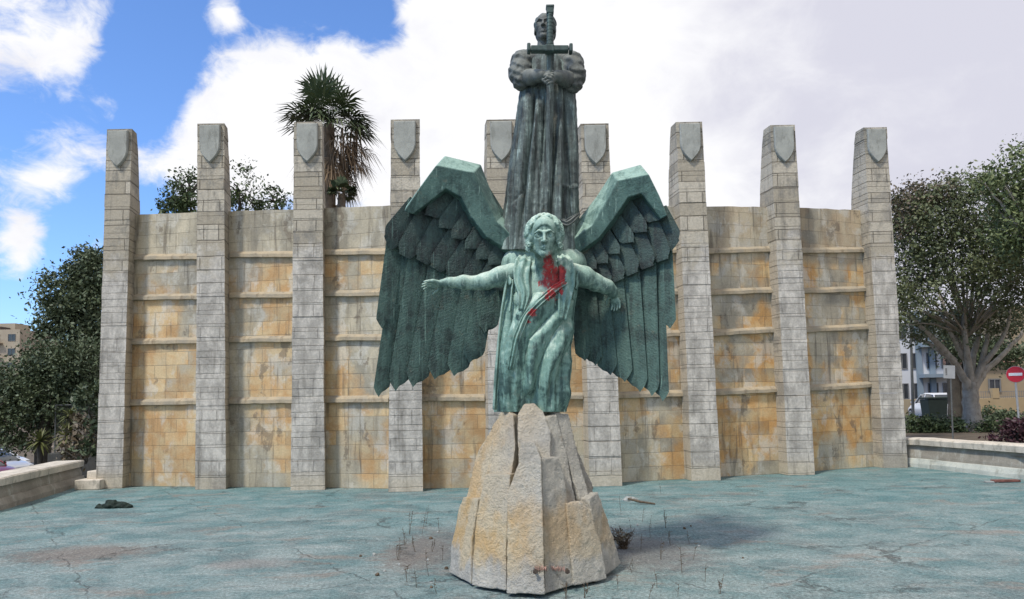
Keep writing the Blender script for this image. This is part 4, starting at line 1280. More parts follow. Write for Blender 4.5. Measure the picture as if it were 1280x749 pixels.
# (x, y, depth offset)
E0 = [(656, 297, .05), (628, 270, .04), (614, 240, .02), (601, 206, -.02), (556, 195, -.06), (530, 227, -.06), (507, 259, -.06)]
E1 = [(650, 305, -.20), (621, 277, -.22), (605, 246, -.24), (592, 216, -.26), (545, 207, -.26), (525, 234, -.22), (505, 264, -.18)]
E2 = [(640, 316, -.16), (608, 296, -.19), (589, 271, -.21), (577, 247, -.22), (557, 236, -.22), (537, 252, -.19), (516, 268, -.16)]
E3 = [(634, 322, .03), (602, 301, .03), (583, 276, .03), (571, 252, .03), (558, 243, .03), (542, 256, .03), (522, 270, .03)]
GL = [
    (.035, .03, [((492, 380), (476, 492), 19, .5), ((494, 296), (480, 408), 21, .3), ((524, 312), (498, 484), 25, .45), ((552, 318), (520, 480), 27, .35), ((576, 322), (547, 471), 28, .3), ((596, 330), (571, 467), 27, .3), ((611, 336), (590, 451), 26, .3), ((624, 340), (608, 414), 24, .3)]),
    (-.012, .035, [((523, 254), (483, 303), 27, -.3), ((536, 262), (504, 320), 25, 0), ((556, 272), (526, 327), 25, 0), ((574, 288), (543, 336), 24, 0), ((588, 304), (562, 345), 22, 0), ((604, 318), (584, 352), 21, 0), ((620, 328), (604, 358), 20, 0), ((634, 332), (622, 362), 20, 0)]),
    (-.05, .04, [((568, 236), (537, 270), 22, .3), ((580, 248), (554, 285), 21, .3), ((590, 268), (569, 298), 20, .3), ((602, 284), (586, 311), 18, .3), ((615, 297), (600, 324), 18, .3), ((628, 306), (615, 331), 17, .3)]),
]
wing(-1, OUTL, E0, E1, E2, E3, GL, False)
OUTR = [(702, 302), (728, 280), (748, 252), (768, 220), (803, 211), (826, 264), (842, 306), (833, 330), (833, 400), (823, 420), (822, 480), (800, 472), (770, 452), (740, 440), (722, 428), (716, 400), (712, 340)]
F0 = [(703, 294, .05), (723, 275, .04), (745, 247, .02), (765, 216, -.02), (801, 206, -.06), (818, 236, -.06), (833, 266, -.06)]
F1 = [(707, 306, -.20), (740, 282, -.22), (757, 254, -.24), (772, 226, -.26), (811, 218, -.26), (823, 242, -.22), (834, 270, -.18)]
F2 = [(720, 318, -.16), (748, 298, -.19), (768, 272, -.21), (785, 247, -.22), (802, 242, -.22), (814, 258, -.19), (826, 274, -.16)]
F3 = [(724, 325, .03), (752, 304, .03), (773, 278, .03), (788, 254, .03), (801, 249, .03), (810, 262, .03), (822, 276, .03)]
GR = [
    (.035, .03, [((822, 380), (826, 497), 20, -.5), ((830, 296), (835, 408), 20, -.3), ((808, 316), (812, 490), 24, -.45), ((786, 320), (797, 486), 25, -.35), ((764, 324), (778, 474), 26, -.3), ((746, 330), (760, 466), 24, -.3), ((732, 336), (742, 454), 22, -.3), ((720, 338), (729, 449), 18, -.3)]),
    (-.012, .035, [((822, 262), (845, 307), 25, .3), ((808, 268), (830, 325), 24, 0), ((790, 280), (811, 334), 24, 0), ((772, 296), (792, 342), 23, 0), ((756, 310), (775, 350), 22, 0), ((742, 320), (759, 358), 20, 0), ((728, 328), (744, 362), 20, 0)]),
    (-.05, .04, [((794, 242), (820, 276), 22, -.3), ((780, 254), (803, 290), 21, -.3), ((768, 274), (787, 303), 20, -.3), ((754, 290), (770, 317), 18, -.3), ((740, 302), (755, 329), 18, -.3), ((728, 312), (741, 336), 17, -.3)]),
]
wing(1, OUTR, F0, F1, F2, F3, GR, True)

# ------------------------------------------------------------------ standing swordsman
SY = 9.0
man = empty('standing_statue', (at(680, 290, SY).x, SY, at(680, 290, SY).z), 'dark robed bronze figure standing behind the winged one, holding an upright cross hilted sword', 'statue')
LV2 = [(64, 672, 700, 9.0, .11), (69, 660, 707, 9.0, .15), (76, 655, 712, 9.0, .18), (90, 653, 716, 9.0, .20), (106, 651, 718, 9.0, .22), (130, 648, 720, 9.0, .24), (160, 644, 721, 9.0, .27), (200, 638, 722, 9.0, .30), (245, 633, 722, 9.0, .33), (285, 628, 722, 9.0, .35), (312, 626, 722, 9.0, .36)]
FO2 = [
    ([(668, 108), (665, 150), (656, 220), (648, 310)], -.09, 3.6, 'R'), ([(674, 120), (670, 160), (664, 215), (658, 310)], .07, 4.5, 'R'),
    ([(660, 108), (656, 150), (646, 220), (638, 300)], .05, 5, 'R'), ([(652, 130), (643, 215), (634, 300)], -.04, 3, 'R'),
    ([(681, 110), (680, 160), (676, 220), (672, 310)], -.06, 3.5, 'R'), ([(678, 200), (676, 250), (673, 300)], .03, 3, 'R'),
    ([(686, 100), (686, 150), (685, 200), (684, 300)], .05, 4, 'R'),
    ([(691, 150), (690, 200), (688, 255), (688, 310)], -.09, 3.2, 'R'), ([(698, 120), (699, 190), (697, 250), (697, 310)], .05, 4, 'R'),
    ([(706, 110), (709, 170), (713, 220), (716, 300)], -.07, 3.2, 'R'), ([(712, 110), (715, 170), (718, 300)], .04, 3, 'R'),
    ([(703, 150), (703, 220), (706, 300)], -.03, 3, 'R'), ([(710, 180), (712, 240), (711, 300)], .03, 3, 'R'),
    ([(658, 210), (652, 240), (640, 256)], -.03, 5, 'R'), ([(702, 230), (712, 236), (718, 232)], .025, 3, 'R'),
]
robe('robe', LV2, FO2, [(11, .2, .004, .02, .5), (23, 1.3, .002, .008, .3)], BZ_DARK, man, NT=360, NZ=420)
vol = Vol(np.array(at(630, 125, 9.0)) + np.array([0, -.75, 0]), np.array(at(735, 2, 9.0)) + np.array([.05, .4, .1]), .0062)
HS2 = .405
h2 = at(681, 36, 8.95)


def TH2(x, y, z):
    v = Matrix.Rotation(RAD(-10), 3, 'Z') @ Matrix.Rotation(RAD(-9), 3, 'X') @ Vector((x, y, z))
    return h2 + v * HS2


head(vol, TH2, HS2, hair=False)
for s in (-1, 1): vol.ell(TH2(s * .15, -.40, .03), np.array((.10, .09, .075)) * HS2, .02, 'd')
A = lambda x, y, Y: np.array(at(x, y, Y))
vol.chain([A(682, 48, 8.99), A(682, 60, 9.0), A(682, 70, 9.0)], [.105, .10, .13], .04)
vol.cone(A(664, 76, 9.0), A(704, 77, 9.0), .12, .12, .06)
vol.ell(A(683, 92, 9.02), (.25, .13, .26), .06)
# arms: upper arm down, forearm forward to the blade
vol.chain([A(659, 77, 9.0), A(653, 82, 8.97), A(653, 96, 8.90)], [.115, .130, .115], .04)
vol.chain([A(653, 97, 8.90), A(664, 97, 8.76), A(674, 95, 8.66), A(678, 94, 8.63)], [.105, .095, .072, .058], .04)
vol.chain([A(708, 77, 9.0), A(714, 83, 8.97), A(715, 98, 8.90)], [.115, .130, .115], .04)
vol.chain([A(715, 99, 8.90), A(706, 99, 8.76), A(698, 96, 8.66), A(694, 95, 8.63)], [.105, .095, .072, .058], .04)
hand(vol, A(676, 93, 8.64), A(692, 92, 8.55) - A(676, 93, 8.64), (.0, .9, -.2), -1, .25, .75)
hand(vol, A(697, 97, 8.64), A(682, 99, 8.55) - A(697, 97, 8.64), (.0, .9, .1), -1, .25, .75)
vol.obj('body', BZ_GREY, man)
# sleeves with a hem
for pts, rad in (([(663, 72, 9.0), (653, 78, 8.97), (651, 92, 8.91), (653, 100, 8.88)], [.10, .142, .150, .132]), ([(704, 73, 9.0), (715, 79, 8.97), (717, 95, 8.91), (715, 104, 8.88)], [.10, .140, .150, .132])):
    v_ = Vol(np.min([np.array(at(*p)) for p in pts], 0) - .25, np.max([np.array(at(*p)) for p in pts], 0) + .25, .007)
    PT = [np.array(at(*p)) for p in pts]
    for a, b_, ra, rb in zip(PT, PT[1:], rad, rad[1:]):
        v_.cone(a, b_, ra, rb, .03, disp=lambda X, Y, Z: .006 * np.sin(Z * 60 + 16 * X + 4 * np.sin(Y * 14)) + .009 * nz3(X, Y, Z, 36, 3))
    v_.obj('sleeve', BZ_GREY, man)
# close cap of hair
v_ = Vol(np.array(h2) - HS2 * .75, np.array(h2) + HS2 * .75, .006)
P2 = lambda x, y, z: np.array(TH2(x, y, z))
v_.ell(P2(0, .10, .17), np.array((.36, .41, .37)) * HS2, .01, disp=lambda X, Y, Z: .005 * np.sin(X * 85 + 4 * np.sin(Z * 22)))
v_.ell(P2(0, .2, -.08), np.array((.33, .28, .30)) * HS2, .04)
v_.ell(P2(0, -.42, .02), np.array((.30, .36, .40)) * HS2, .02, 'd')
v_.obj('hair', BZ_DARK, man)
# sword: pommel, grip before the face, cross guard, blade down the robe
sw = None
YS = 8.52
bm = bmesh.new()
t0, t1 = at(687.5, 106, YS), at(686, 292, 8.57)
rows = []
for k in range(13):
    t = k / 12; c = at(688 - 2.5 * t, 66 + 232 * t, YS + .06 + .14 * t); hw = .046 - .014 * t
    if k == 12: hw = .01
    rows.append([bm.verts.new(c + Vector(q)) for q in ((-hw, 0, 0), (0, -.028, 0), (hw, 0, 0), (0, .028, 0))])
for a, b_ in zip(rows, rows[1:]):
    for m_ in range(4): bm.faces.new((a[m_], a[(m_ + 1) % 4], b_[(m_ + 1) % 4], b_[m_]))
bm.faces.new(rows[0]); bm.faces.new(rows[-1][::-1])
sw = bm_obj('sword', bm, BZ_DARK, man)
bm = bmesh.new()
c = at(687, 62, YS)
box(bm, c, (.46, .10, .070), 0, 0, RAD(1)); box(bm, at(661, 61, YS), (.042, .12, .10)); box(bm, at(713.5, 61.5, YS), (.042, .12, .10)); box(bm, c, (.11, .115, .085))
bevel(bm_obj('cross_guard', bm, BZ_SWORD, sw), .012)
bm = bmesh.new()
a, b_ = at(687.3, 57, YS), at(687.5, 17, YS)
bar(bm, a, b_, .038, .036, 14)
for k in range(9): p = a.lerp(b_, (k + .5) / 9); bar(bm, p - Vector((0, 0, .012)), p + Vector((0, 0, .012)), .0405, .0405, 14)
bm_obj('grip', bm, BZ_SWORD, sw)
bm = bmesh.new(); c = at(687.5, 13, YS); box(bm, c, (.088, .088, .10)); box(bm, c + Vector((0, 0, .035)), (.10, .10, .03)); box(bm, c + Vector((0, 0, -.04)), (.075, .075, .03))
bevel(bm_obj('pommel', bm, BZ_SWORD, sw), .008)
# turned up hem at the feet
band('hem', [(700, 276, 8.66), (708, 279, 8.64), (716, 274, 8.66), (724, 268, 8.72)], [7, 9, 8, 4], .02, BZ_GREY, man, 2)
#@@PLANTS
# ------------------------------------------------------------------ plants
ML_DARK = leaf_mat('leaf_dark', (.048, .068, .034), (.080, .105, .050), (.13, .16, .085))
ML_OLIVE = leaf_mat('leaf_olive', (.075, .090, .040), (.115, .135, .058), (.19, .205, .10))
ML_OLIVE2 = leaf_mat('leaf_olive_bright', (.075, .10, .035), (.12, .15, .055), (.20, .225, .10))
ML_MID = leaf_mat('leaf_mid', (.035, .055, .020), (.060, .090, .032), (.12, .15, .06))
ML_DRY = leaf_mat('leaf_dry', (.13, .10, .065), (.19, .15, .10), (.10, .10, .05))
ML_PURP = leaf_mat('leaf_purple', (.035, .014, .018), (.06, .022, .03), (.09, .04, .045))
ML_YUC = leaf_mat('leaf_yucca', (.07, .085, .025), (.11, .12, .035), (.16, .16, .06))
ML_PALM = leaf_mat('leaf_palm', (.045, .068, .032), (.070, .098, .045), (.12, .145, .07))
ML_DEAD = leaf_mat('leaf_dead_palm', (.17, .115, .065), (.24, .17, .10), (.11, .075, .045))
MBARK = stone_mat('bark_grey', (.44, .39, .32), (.31, .275, .22), (.19, .165, .13), 2.0, .8)
MBARKD = stone_mat('bark_dark', (.075, .065, .052), (.05, .045, .038), (.10, .09, .07), 2.0, .8)
MBARKP = stone_mat('bark_palm', (.16, .125, .09), (.11, .085, .06), (.21, .17, .13), 3.0, 1.0)


def leaves(name, blobs, n, size, m, parent, clump=.35, seed=1, shell=.55, aspect=.5):
    """leaf faces gathered in clumps spread through ellipsoid blobs [(centre, (rx, ry, rz))]"""
    g = np.random.default_rng(seed)
    vol_ = np.array([b_[1][0] * b_[1][1] * b_[1][2] for b_ in blobs]) ** .75; vol_ /= vol_.sum()
    nc = max(8, n // 45)
    which = g.choice(len(blobs), nc, p=vol_)
    d = g.normal(size=(nc, 3)); d /= np.linalg.norm(d, axis=1)[:, None]
    rad = shell + (1.04 - shell) * g.random(nc) ** .7
    C_ = np.array([blobs[i][0] for i in which]) + d * rad[:, None] * np.array([blobs[i][1] for i in which])
    sz = clump * (.5 + g.random(nc))
    wc = g.choice(nc, n)
    P_ = C_[wc] + g.normal(size=(n, 3)) * sz[wc][:, None] * np.array([.5, .5, .38])
    a = g.normal(size=(n, 3)); a[:, 2] -= .25; a /= np.linalg.norm(a, axis=1)[:, None]
    u = g.normal(size=(n, 3)); b_ = np.cross(a, u); b_ /= np.linalg.norm(b_, axis=1)[:, None]
    L = size * (.4 + 1.1 * g.random(n) ** 1.3)[:, None]
    V = np.stack([P_ - a * L * .5, P_ + b_ * L * aspect * .5, P_ + a * L * .5, P_ - b_ * L * aspect * .5], 1).reshape(-1, 3)
    return quads_mesh(name, V, np.arange(4 * n).reshape(-1, 4), m, parent)


def limbs(name, paths, m, parent, seg=8):
    lst = []
    for pts, r in paths:
        p = np.array(pts, float); K = max(6, len(p) * 4); t = np.linspace(0, len(p) - 1, K)
        q = np.stack([np.interp(t, range(len(p)), p[:, c]) for c in range(3)], 1)
        for _ in range(2): q[1:-1] = (q[:-2] + 2 * q[1:-1] + q[2:]) / 4
        q[1:-1] += rng.normal(size=(K - 2, 3)) * .012
        lst.append(tube(q, np.interp(t, range(len(p)), r), seg))
    V, Q = join_vq(lst)
    return quads_mesh(name, V, np.array(Q), m, parent, True)


def blob(x, y, Y, rx, ry, rd=None):
    k = Y / FPX
    return (np.array(at(x, y, Y)), (rx * k, (rd if rd else (rx + ry) / 2) * k, ry * k))


def twigs(blobs, n, base, r, seed):
    g = random.Random(seed); out = []
    for _ in range(n):
        c, rr_ = g.choice(blobs)
        e = np.array(c) + np.array([g.gauss(0, .5) * rr_[0], g.gauss(0, .5) * rr_[1], g.gauss(0, .5) * rr_[2]])
        b_ = np.array(base); mid = b_ * .45 + e * .55 + np.array([g.gauss(0, .15), g.gauss(0, .15), .25])
        out.append(([b_, mid, e], [r, r * .5, r * .15]))
    return out


def tree(lab, base, blobs, n, size, ml, mb, trunk, seed, grp=None, extra=None, clump=.45, shell=.5, tw=14, tr=.07, fork=None):
    root = empty('tree', base, lab, 'tree', grp)
    paths = list(trunk) + twigs(blobs, tw, fork if fork is not None else trunk[0][0][-1], tr, seed)
    limbs('trunk', paths, mb, root)
    leaves('crown', blobs, n, size, ml, root, clump, seed, shell)
    if extra:
        for nm, bl, nn, sz_, mm in extra: leaves(nm, bl, nn, sz_, mm, root, clump, seed + 50, shell)
    return root


V3 = lambda x, y, Y: np.array(at(x, y, Y))

# left of the wall
b_ = [blob(108, 340, 27, 20, 32), blob(88, 372, 27, 34, 34), (blob(115, 395, 27, 40, 45)), blob(74, 405, 27, 24, 24), blob(120, 350, 27, 25, 35), blob(140, 430, 28, 50, 50)]
g = V3(118, 560, 27); g[2] = -1.5
tree('tall dark green tree rising highest just left of the end pillar', g, b_, 36000, .14, ML_DARK, MBARKD, [([g, V3(116, 500, 27), V3(112, 440, 27), V3(108, 390, 27)], [.35, .28, .22, .12])], 3, 'trees left of the wall', tw=24)
b_ = [blob(28, 485, 24, 34, 36), blob(72, 452, 24, 40, 26), blob(18, 530, 24, 30, 36), blob(98, 455, 24, 36, 30), blob(60, 500, 24, 40, 40), blob(100, 490, 24, 30, 26), blob(-30, 500, 24, 40, 50)]
g = V3(52, 585, 24); g[2] = -1.5
tree('broad dark tree with low spreading crown above the parked cars', g, b_, 38000, .125, ML_DARK, MBARKD, [([g, V3(54, 560, 24), V3(58, 520, 24), V3(64, 480, 24)], [.3, .24, .18, .1])], 4, 'trees left of the wall', tw=26)
# behind the wall
b_ = [blob(222, 248, 23, 20, 22), blob(236, 232, 23, 14, 20), blob(208, 262, 23, 12, 10), blob(240, 262, 23, 20, 18)]
g = np.array([V3(225, 300, 23)[0], 23, .5])
tree('small leafy green treetop showing above the wall between the first and second pillars', g, b_, 3600, .11, ML_MID, MBARKD, [([g, V3(228, 330, 23), V3(230, 260, 23)], [.16, .12, .05])], 5, 'trees behind the wall', clump=.28)
b_ = [blob(300, 232, 23, 12, 30), blob(310, 246, 23, 14, 20), blob(288, 258, 23, 16, 18)]
g = np.array([V3(298, 300, 23)[0], 23, .5])
tree('thin sparse treetop against the cloud just right of the second pillar', g, b_, 1300, .11, ML_MID, MBARKD, [([g, V3(300, 330, 23), V3(299, 240, 23)], [.14, .10, .03])], 6, 'trees behind the wall', clump=.3, tw=10, tr=.03)
b_ = [blob(342, 244, 23.5, 10, 12), blob(352, 256, 23.5, 14, 10), blob(332, 262, 23.5, 16, 8)]
g = np.array([V3(345, 300, 23.5)[0], 23.5, .5])
tree('lowest sparse treetop peeping over the wall beside the palm', g, b_, 900, .11, ML_MID, MBARKD, [([g, V3(344, 330, 23.5), V3(345, 254, 23.5)], [.12, .09, .03])], 7, 'trees behind the wall', clump=.3, tw=9, tr=.03)


# palms
def fan_leaf(g, base, d, pet, rad, droop, nseg=22, spread=2.0, width=.045):
    """segments of one fan leaf -> quads"""
    d = np.array(d, float); d /= np.linalg.norm(d)
    up = np.array([0, 0, 1.0]); sd = np.cross(d, up); sd /= np.linalg.norm(sd) + 1e-6; nn = np.cross(sd, d)
    hub = base + d * pet + np.array([0, 0, -droop * .35 * pet])
    V = []; Q = []
    w_ = .018
    V += [base - sd * w_, base + sd * w_, hub + sd * w_ * .6, hub - sd * w_ * .6]; Q.append((0, 1, 2, 3))
    for k in range(nseg):
        a = -spread + 2 * spread * k / (nseg - 1) + g.uniform(-.04, .04)
        q = d * math.cos(a) + sd * math.sin(a) + nn * g.uniform(.0, .18)
        L = rad * (1 - .25 * abs(a) / spread) * g.uniform(.85, 1.08)
        m1 = hub + q * L * .55; e = hub + q * L + np.array([0, 0, -droop * L * g.uniform(.25, .6)])
        s2 = np.cross(q, nn); s2 /= np.linalg.norm(s2) + 1e-6
        o = len(V); V += [hub, m1 + s2 * width, e, m1 - s2 * width]; Q.append((o, o + 1, o + 2, o + 3))
    return V, Q


def palm(lab, base, top, r0, r1, R_, nl, nd, seed, dead_side=None):
    root = empty('palm_tree', base, lab, 'palm tree')
    base = np.array(base, float); top = np.array(top, float)
    n = 30; pts = [base + (top - base) * k / n for k in range(n + 1)]
    V, Q = tube(pts, [r0 + (r1 - r0) * k / n + (.018 if k % 2 else 0) for k in range(n + 1)], 12)
    quads_mesh('trunk', V, np.array(Q), MBARKP, root, True)
    g = random.Random(seed); lst = []
    for k in range(nl):
        az_ = g.uniform(0, 6.283); el_ = math.asin(g.uniform(-.12, 1.0))
        d = (math.cos(az_) * math.cos(el_), math.sin(az_) * math.cos(el_), math.sin(el_))
        lst.append(fan_leaf(g, top + np.array([0, 0, .1]), d, R_ * g.uniform(.42, .56), R_ * g.uniform(.44, .54), .35 + .5 * (1 - el_), 18, 1.85))
    V, Q = join_vq(lst); quads_mesh('crown', np.array(V), np.array(Q), ML_PALM, root)
    lst = []
    for k in range(nd):
        az_ = g.gauss(0, .9) if (dead_side and g.random() < .72) else g.uniform(0, 6.283)
        el_ = -g.uniform(.15, 1.2)
        d = (math.cos(az_) * math.cos(el_), math.sin(az_) * math.cos(el_), math.sin(el_))
        lst.append(fan_leaf(g, top - np.array([0, 0, g.uniform(0, .5)]), d, R_ * g.uniform(.38, .62), R_ * g.uniform(.35, .55), 1.3, 14, 1.3, .03))
        if g.random() < .8:
            hub = top + np.array(d) * R_ * .55; ln = g.uniform(.5, 1.3)
            for _ in range(3):
                p = hub + np.array([g.gauss(0, .1), g.gauss(0, .1), -.1]); e = p + np.array([g.gauss(0, .05), 0, -ln])
                lst.append(([p - [.02, 0, 0], p + [.02, 0, 0], e + [.008, 0, 0], e - [.008, 0, 0]], [(0, 1, 2, 3)]))
    V, Q = join_vq(lst); quads_mesh('dead_fronds', np.array(V), np.array(Q), ML_DEAD, root)


tp = V3(411, 156, 27)
palm('tall fan palm with dead brown fronds hanging behind the third pillar', (V3(414, 255, 27)[0], 27, .5), tp, .30, .20, 2.2, 40, 38, 8, True)
tp = V3(427, 243, 24)
palm('small low palm top showing over the wall right of the tall palm', (tp[0], 24, .5), tp, .16, .12, .62, 16, 3, 9)

# right: large tree with bare forking limbs
b_ = [blob(1140, 285, 23, 26, 48), blob(1170, 275, 23, 36, 46), blob(1212, 262, 23, 40, 50), blob(1150, 345, 23, 34, 46), blob(1195, 335, 23, 46, 46), blob(1240, 330, 23, 46, 56), blob(1132, 385, 23, 16, 28), blob(1145, 402, 25, 24, 30), blob(1190, 404, 25.5, 40, 22), blob(1238, 402, 25.5, 40, 20), blob(1262, 300, 23.5, 34, 54), blob(1280, 355, 23, 30, 44)]
g = np.array(on_ground(1217, 541, .55)); YT = g[1]
T = lambda x, y, o=0: V3(x, y, YT + o)
tr_ = [([g + [0, 0, -.1], T(1216, 532), T(1214, 510), T(1213, 478)], [.55, .33, .27, .25]),
       ([T(1213, 492), T(1204, 470, -.2), T(1190, 448, -.5), T(1168, 425, -.8), T(1146, 402, -1), T(1126, 385, -1)], [.16, .13, .11, .09, .06, .03]),
       ([T(1213, 485), T(1208, 450), T(1196, 425, .4), T(1180, 385, .6), T(1165, 340, .8)], [.15, .12, .09, .065, .03]),
       ([T(1214, 482), T(1211, 455, -.2), T(1205, 420, -.5), T(1206, 375, -.7), T(1200, 320)], [.15, .11, .085, .06, .03]),
       ([T(1214, 480), T(1216, 450, .3), T(1224, 415, .5), T(1222, 370, .5), T(1228, 310)], [.15, .11, .085, .06, .03]),
       ([T(1215, 482), T(1226, 458), T(1242, 440, -.3), T(1258, 415, -.5), T(1266, 370, -.7)], [.14, .11, .09, .065, .03]),
       ([T(1216, 492), T(1228, 466, .3), T(1250, 448, .5), T(1272, 425, .8), T(1290, 395, 1)], [.14, .11, .09, .065, .03]),
       ([T(1194, 452, -.4), T(1178, 440, -.3), T(1158, 428, 0), T(1138, 420, .2)], [.10, .08, .06, .03]),
       ([T(1209, 455), T(1198, 436, -.2), T(1186, 412, -.4), T(1176, 390)], [.10, .09, .06, .03]),
       ([T(1226, 458), T(1232, 435, -.1), T(1236, 410), T(1240, 370)], [.10, .08, .06, .03]),
       ([g, g + [.55, -.2, .02]], [.2, .06]), ([g, g + [-.5, -.3, .0]], [.2, .05]), ([g, g + [.9, .2, .03]], [.18, .05])]
b2 = [blob(1140, 255, 23, 24, 24), blob(1130, 270, 23, 14, 40), blob(1165, 245, 23, 26, 18)]
tree('large tree with pale grey trunk and many bare forking limbs beside the red sign', g, b_, 46000, .11, ML_OLIVE, MBARK, tr_, 12, 'trees right of the wall', [('dry_twigs', b2, 5000, .10, ML_DRY)], .42, .45, 40, .045, T(1210, 420))
# second crown reaching in from the right edge
b_ = [blob(1262, 225, 20, 30, 34), blob(1290, 215, 20, 36, 42), blob(1310, 290, 20, 50, 60), blob(1232, 222, 20, 22, 16), blob(1270, 280, 20, 30, 40), blob(1350, 260, 20, 60, 70)]
g = np.array([V3(1345, 540, 20)[0], 20, .5])
tree('bright olive tree crown leaning in at the far right edge of the photo', g, b_, 20000, .12, ML_OLIVE2, MBARK, [([g, V3(1340, 480, 20), V3(1325, 400, 20), V3(1300, 320, 20)], [.4, .32, .24, .1])], 14, 'trees right of the wall', clump=.4, tw=20)
b_ = [blob(1192, 430, 31, 22, 22), blob(1222, 440, 31, 30, 20), blob(1254, 445, 31, 24, 14)]
g = np.array([V3(1194, 520, 31)[0], 31, .55])
tree('darker tree with straight slim trunk standing behind the large forking tree', g, b_, 8000, .15, ML_DARK, MBARKD, [([g, V3(1193, 490, 31), V3(1190, 455, 31), V3(1187, 430, 31)], [.30, .26, .22, .1]), ([V3(1200, 520, 31), V3(1202, 490, 31), V3(1206, 450, 31)], [.16, .14, .1])], 15, 'trees right of the wall', tw=18)

# hedges and shrubs


def shrub(name, lab, blobs, n, size, m, grp=None, cat='shrub', clump=.22):
    c = blobs[0]
    root = empty(name, (c[0][0], c[0][1], c[0][2] - c[1][2]), lab, cat, grp)
    base = np.array([c[0][0], c[0][1], c[0][2] - c[1][2]])
    limbs('stem', twigs(blobs, 7, base, .03, 3), MBARKD, root, 5)
    leaves('foliage', blobs, n, size, m, root, clump, n, .35)
    return root


shrub('hedge', 'clipped green hedge behind the right basin wall between pillar and large tree', [blob(1165, 533, 25, 14, 12), blob(1145, 532, 25, 16, 12), blob(1190, 534, 25, 16, 12)], 4500, .11, ML_MID, cat='hedge')
shrub('shrub', 'rounded green bush just right of the pale forking trunk', [blob(1238, 536, 24.5, 15, 11)], 1100, .10, ML_MID, 'shrubs behind the right wall')
shrub('shrub', 'dark dense mound of hedge under the window of the ochre house', [blob(1248, 520, 30, 30, 10), blob(1266, 524, 30, 20, 9)], 2000, .13, ML_DARK, 'shrubs behind the right wall')
shrub('shrub', 'dark purple leaved bush at the right edge by the basin wall', [blob(1272, 543, 19.5, 18, 14), blob(1288, 538, 19.5, 16, 16), blob(1250, 548, 19.5, 10, 8)], 1700, .12, ML_PURP, 'shrubs behind the right wall')
shrub('shrub', 'dusky bush against the dark stone terrace beside the end pillar', [blob(108, 545, 21.5, 22, 34), blob(85, 575, 21.5, 18, 16)], 1300, .16, ML_DRY, 'shrubs left of the wall')
shrub('shrub', 'dark leafy bush filling the corner close against the end pillar', [blob(118, 500, 21.3, 18, 36), blob(120, 560, 21.3, 14, 30)], 1500, .16, ML_DARK, 'shrubs left of the wall')


def yucca(lab, x, y, Y, R_, n, seed):
    c = V3(x, y, Y)
    root = empty('yucca', (c[0], c[1], -1.5), lab, 'yucca', 'yuccas left of the wall')
    V, Q = tube([np.array([c[0], c[1], -1.55]), np.array([c[0] + .05, c[1], (c[2] - 1.5) / 2]), c], [.09, .08, .07], 7)
    quads_mesh('stem', V, np.array(Q), MBARKD, root, True)
    g = random.Random(seed); V = []; Q = []
    for k in range(n):
        a = g.uniform(0, 6.283); e = g.uniform(-.7, 1.3); d = np.array([math.cos(a) * math.cos(e), math.sin(a) * math.cos(e), math.sin(e)]); s = np.cross(d, [0, 0, 1.0]); s /= np.linalg.norm(s)
        L = R_ * g.uniform(.7, 1.1); mm = c + d * L * .5; t = c + d * L + np.array([0, 0, -.18 * L]); o = len(V)
        V += [c - s * .02, c + s * .02, mm + s * .03, t, mm - s * .03]; Q += [(o, o + 1, o + 2, o + 4), (o + 4, o + 2, o + 3, o + 3)]
    me_v = V; bm = bmesh.new(); vv = [bm.verts.new(v) for v in V]
    for f in Q: bm.faces.new([vv[i] for i in dict.fromkeys(f)])
    bm_obj('leaves', bm, ML_YUC, root)


yucca('yellowish spiky yucca nearest the parked cars', 50, 552, 22, .55, 90, 1)
yucca('spiky yucca in the middle of the bed against dark stone', 84, 545, 22, .62, 90, 2)
yucca('small bright yucca head highest in the bed', 88, 520, 22.3, .42, 60, 3)

# dark terrace wall and mesh fence left of the memorial
root = empty('terrace_wall', (V3(95, 560, 23)[0], 23, -1.5), 'dark stone terrace wall half hidden by plants left of the end pillar', 'wall')
bm = bmesh.new()
x0, x1 = V3(58, 560, 23)[0], V3(140, 560, 23)[0]
box(bm, ((x0 + x1) / 2, 23.3, -.55), (x1 - x0, .5, 2.2))
bevel(bm_obj('lower_wall', bm, MDARKST, root), .03)
x0 = V3(80, 560, 23)[0]
bm = bmesh.new(); box(bm, ((x0 + x1) / 2, 22.9, -.9), (x1 - x0 - .02, .28, 1.5)); bevel(bm_obj('plinth', bm, MDARKST, root), .03)
MSTEEL = plain('dull_steel', (.10, .105, .10), .6, .2, 20, .4)
root = empty('wire_fence', (V3(90, 500, 23.3)[0], 23.3, .55), 'thin metal framed mesh fence on the dark terrace wall', 'fence')
for i in range(4):
    xx = V3(70 + i * 21, 500, 23.3)[0]
    bm = bmesh.new(); bar(bm, (xx, 23.3, .5), (xx, 23.3, 2.1), .022, .022, 8); bm_obj('post', bm, MSTEEL, root)
xa, xb = V3(70, 500, 23.3)[0], V3(133, 500, 23.3)[0]
for zz in (.62, 2.07):
    bm = bmesh.new(); bar(bm, (xa, 23.3, zz), (xb, 23.3, zz), .018, .018, 8); bm_obj('rail', bm, MSTEEL, root)
bm = bmesh.new()
for k in range(44):
    xx = xa + (xb - xa) * k / 43; bar(bm, (xx, 23.33, .62), (xx, 23.33, 2.07), .003, .003, 4)
for k in range(26):
    zz = .64 + 1.42 * k / 25; bar(bm, (xa, 23.336, zz), (xb, 23.336, zz), .003, .003, 4)
bm_obj('mesh_panel', bm, MSTEEL, root)

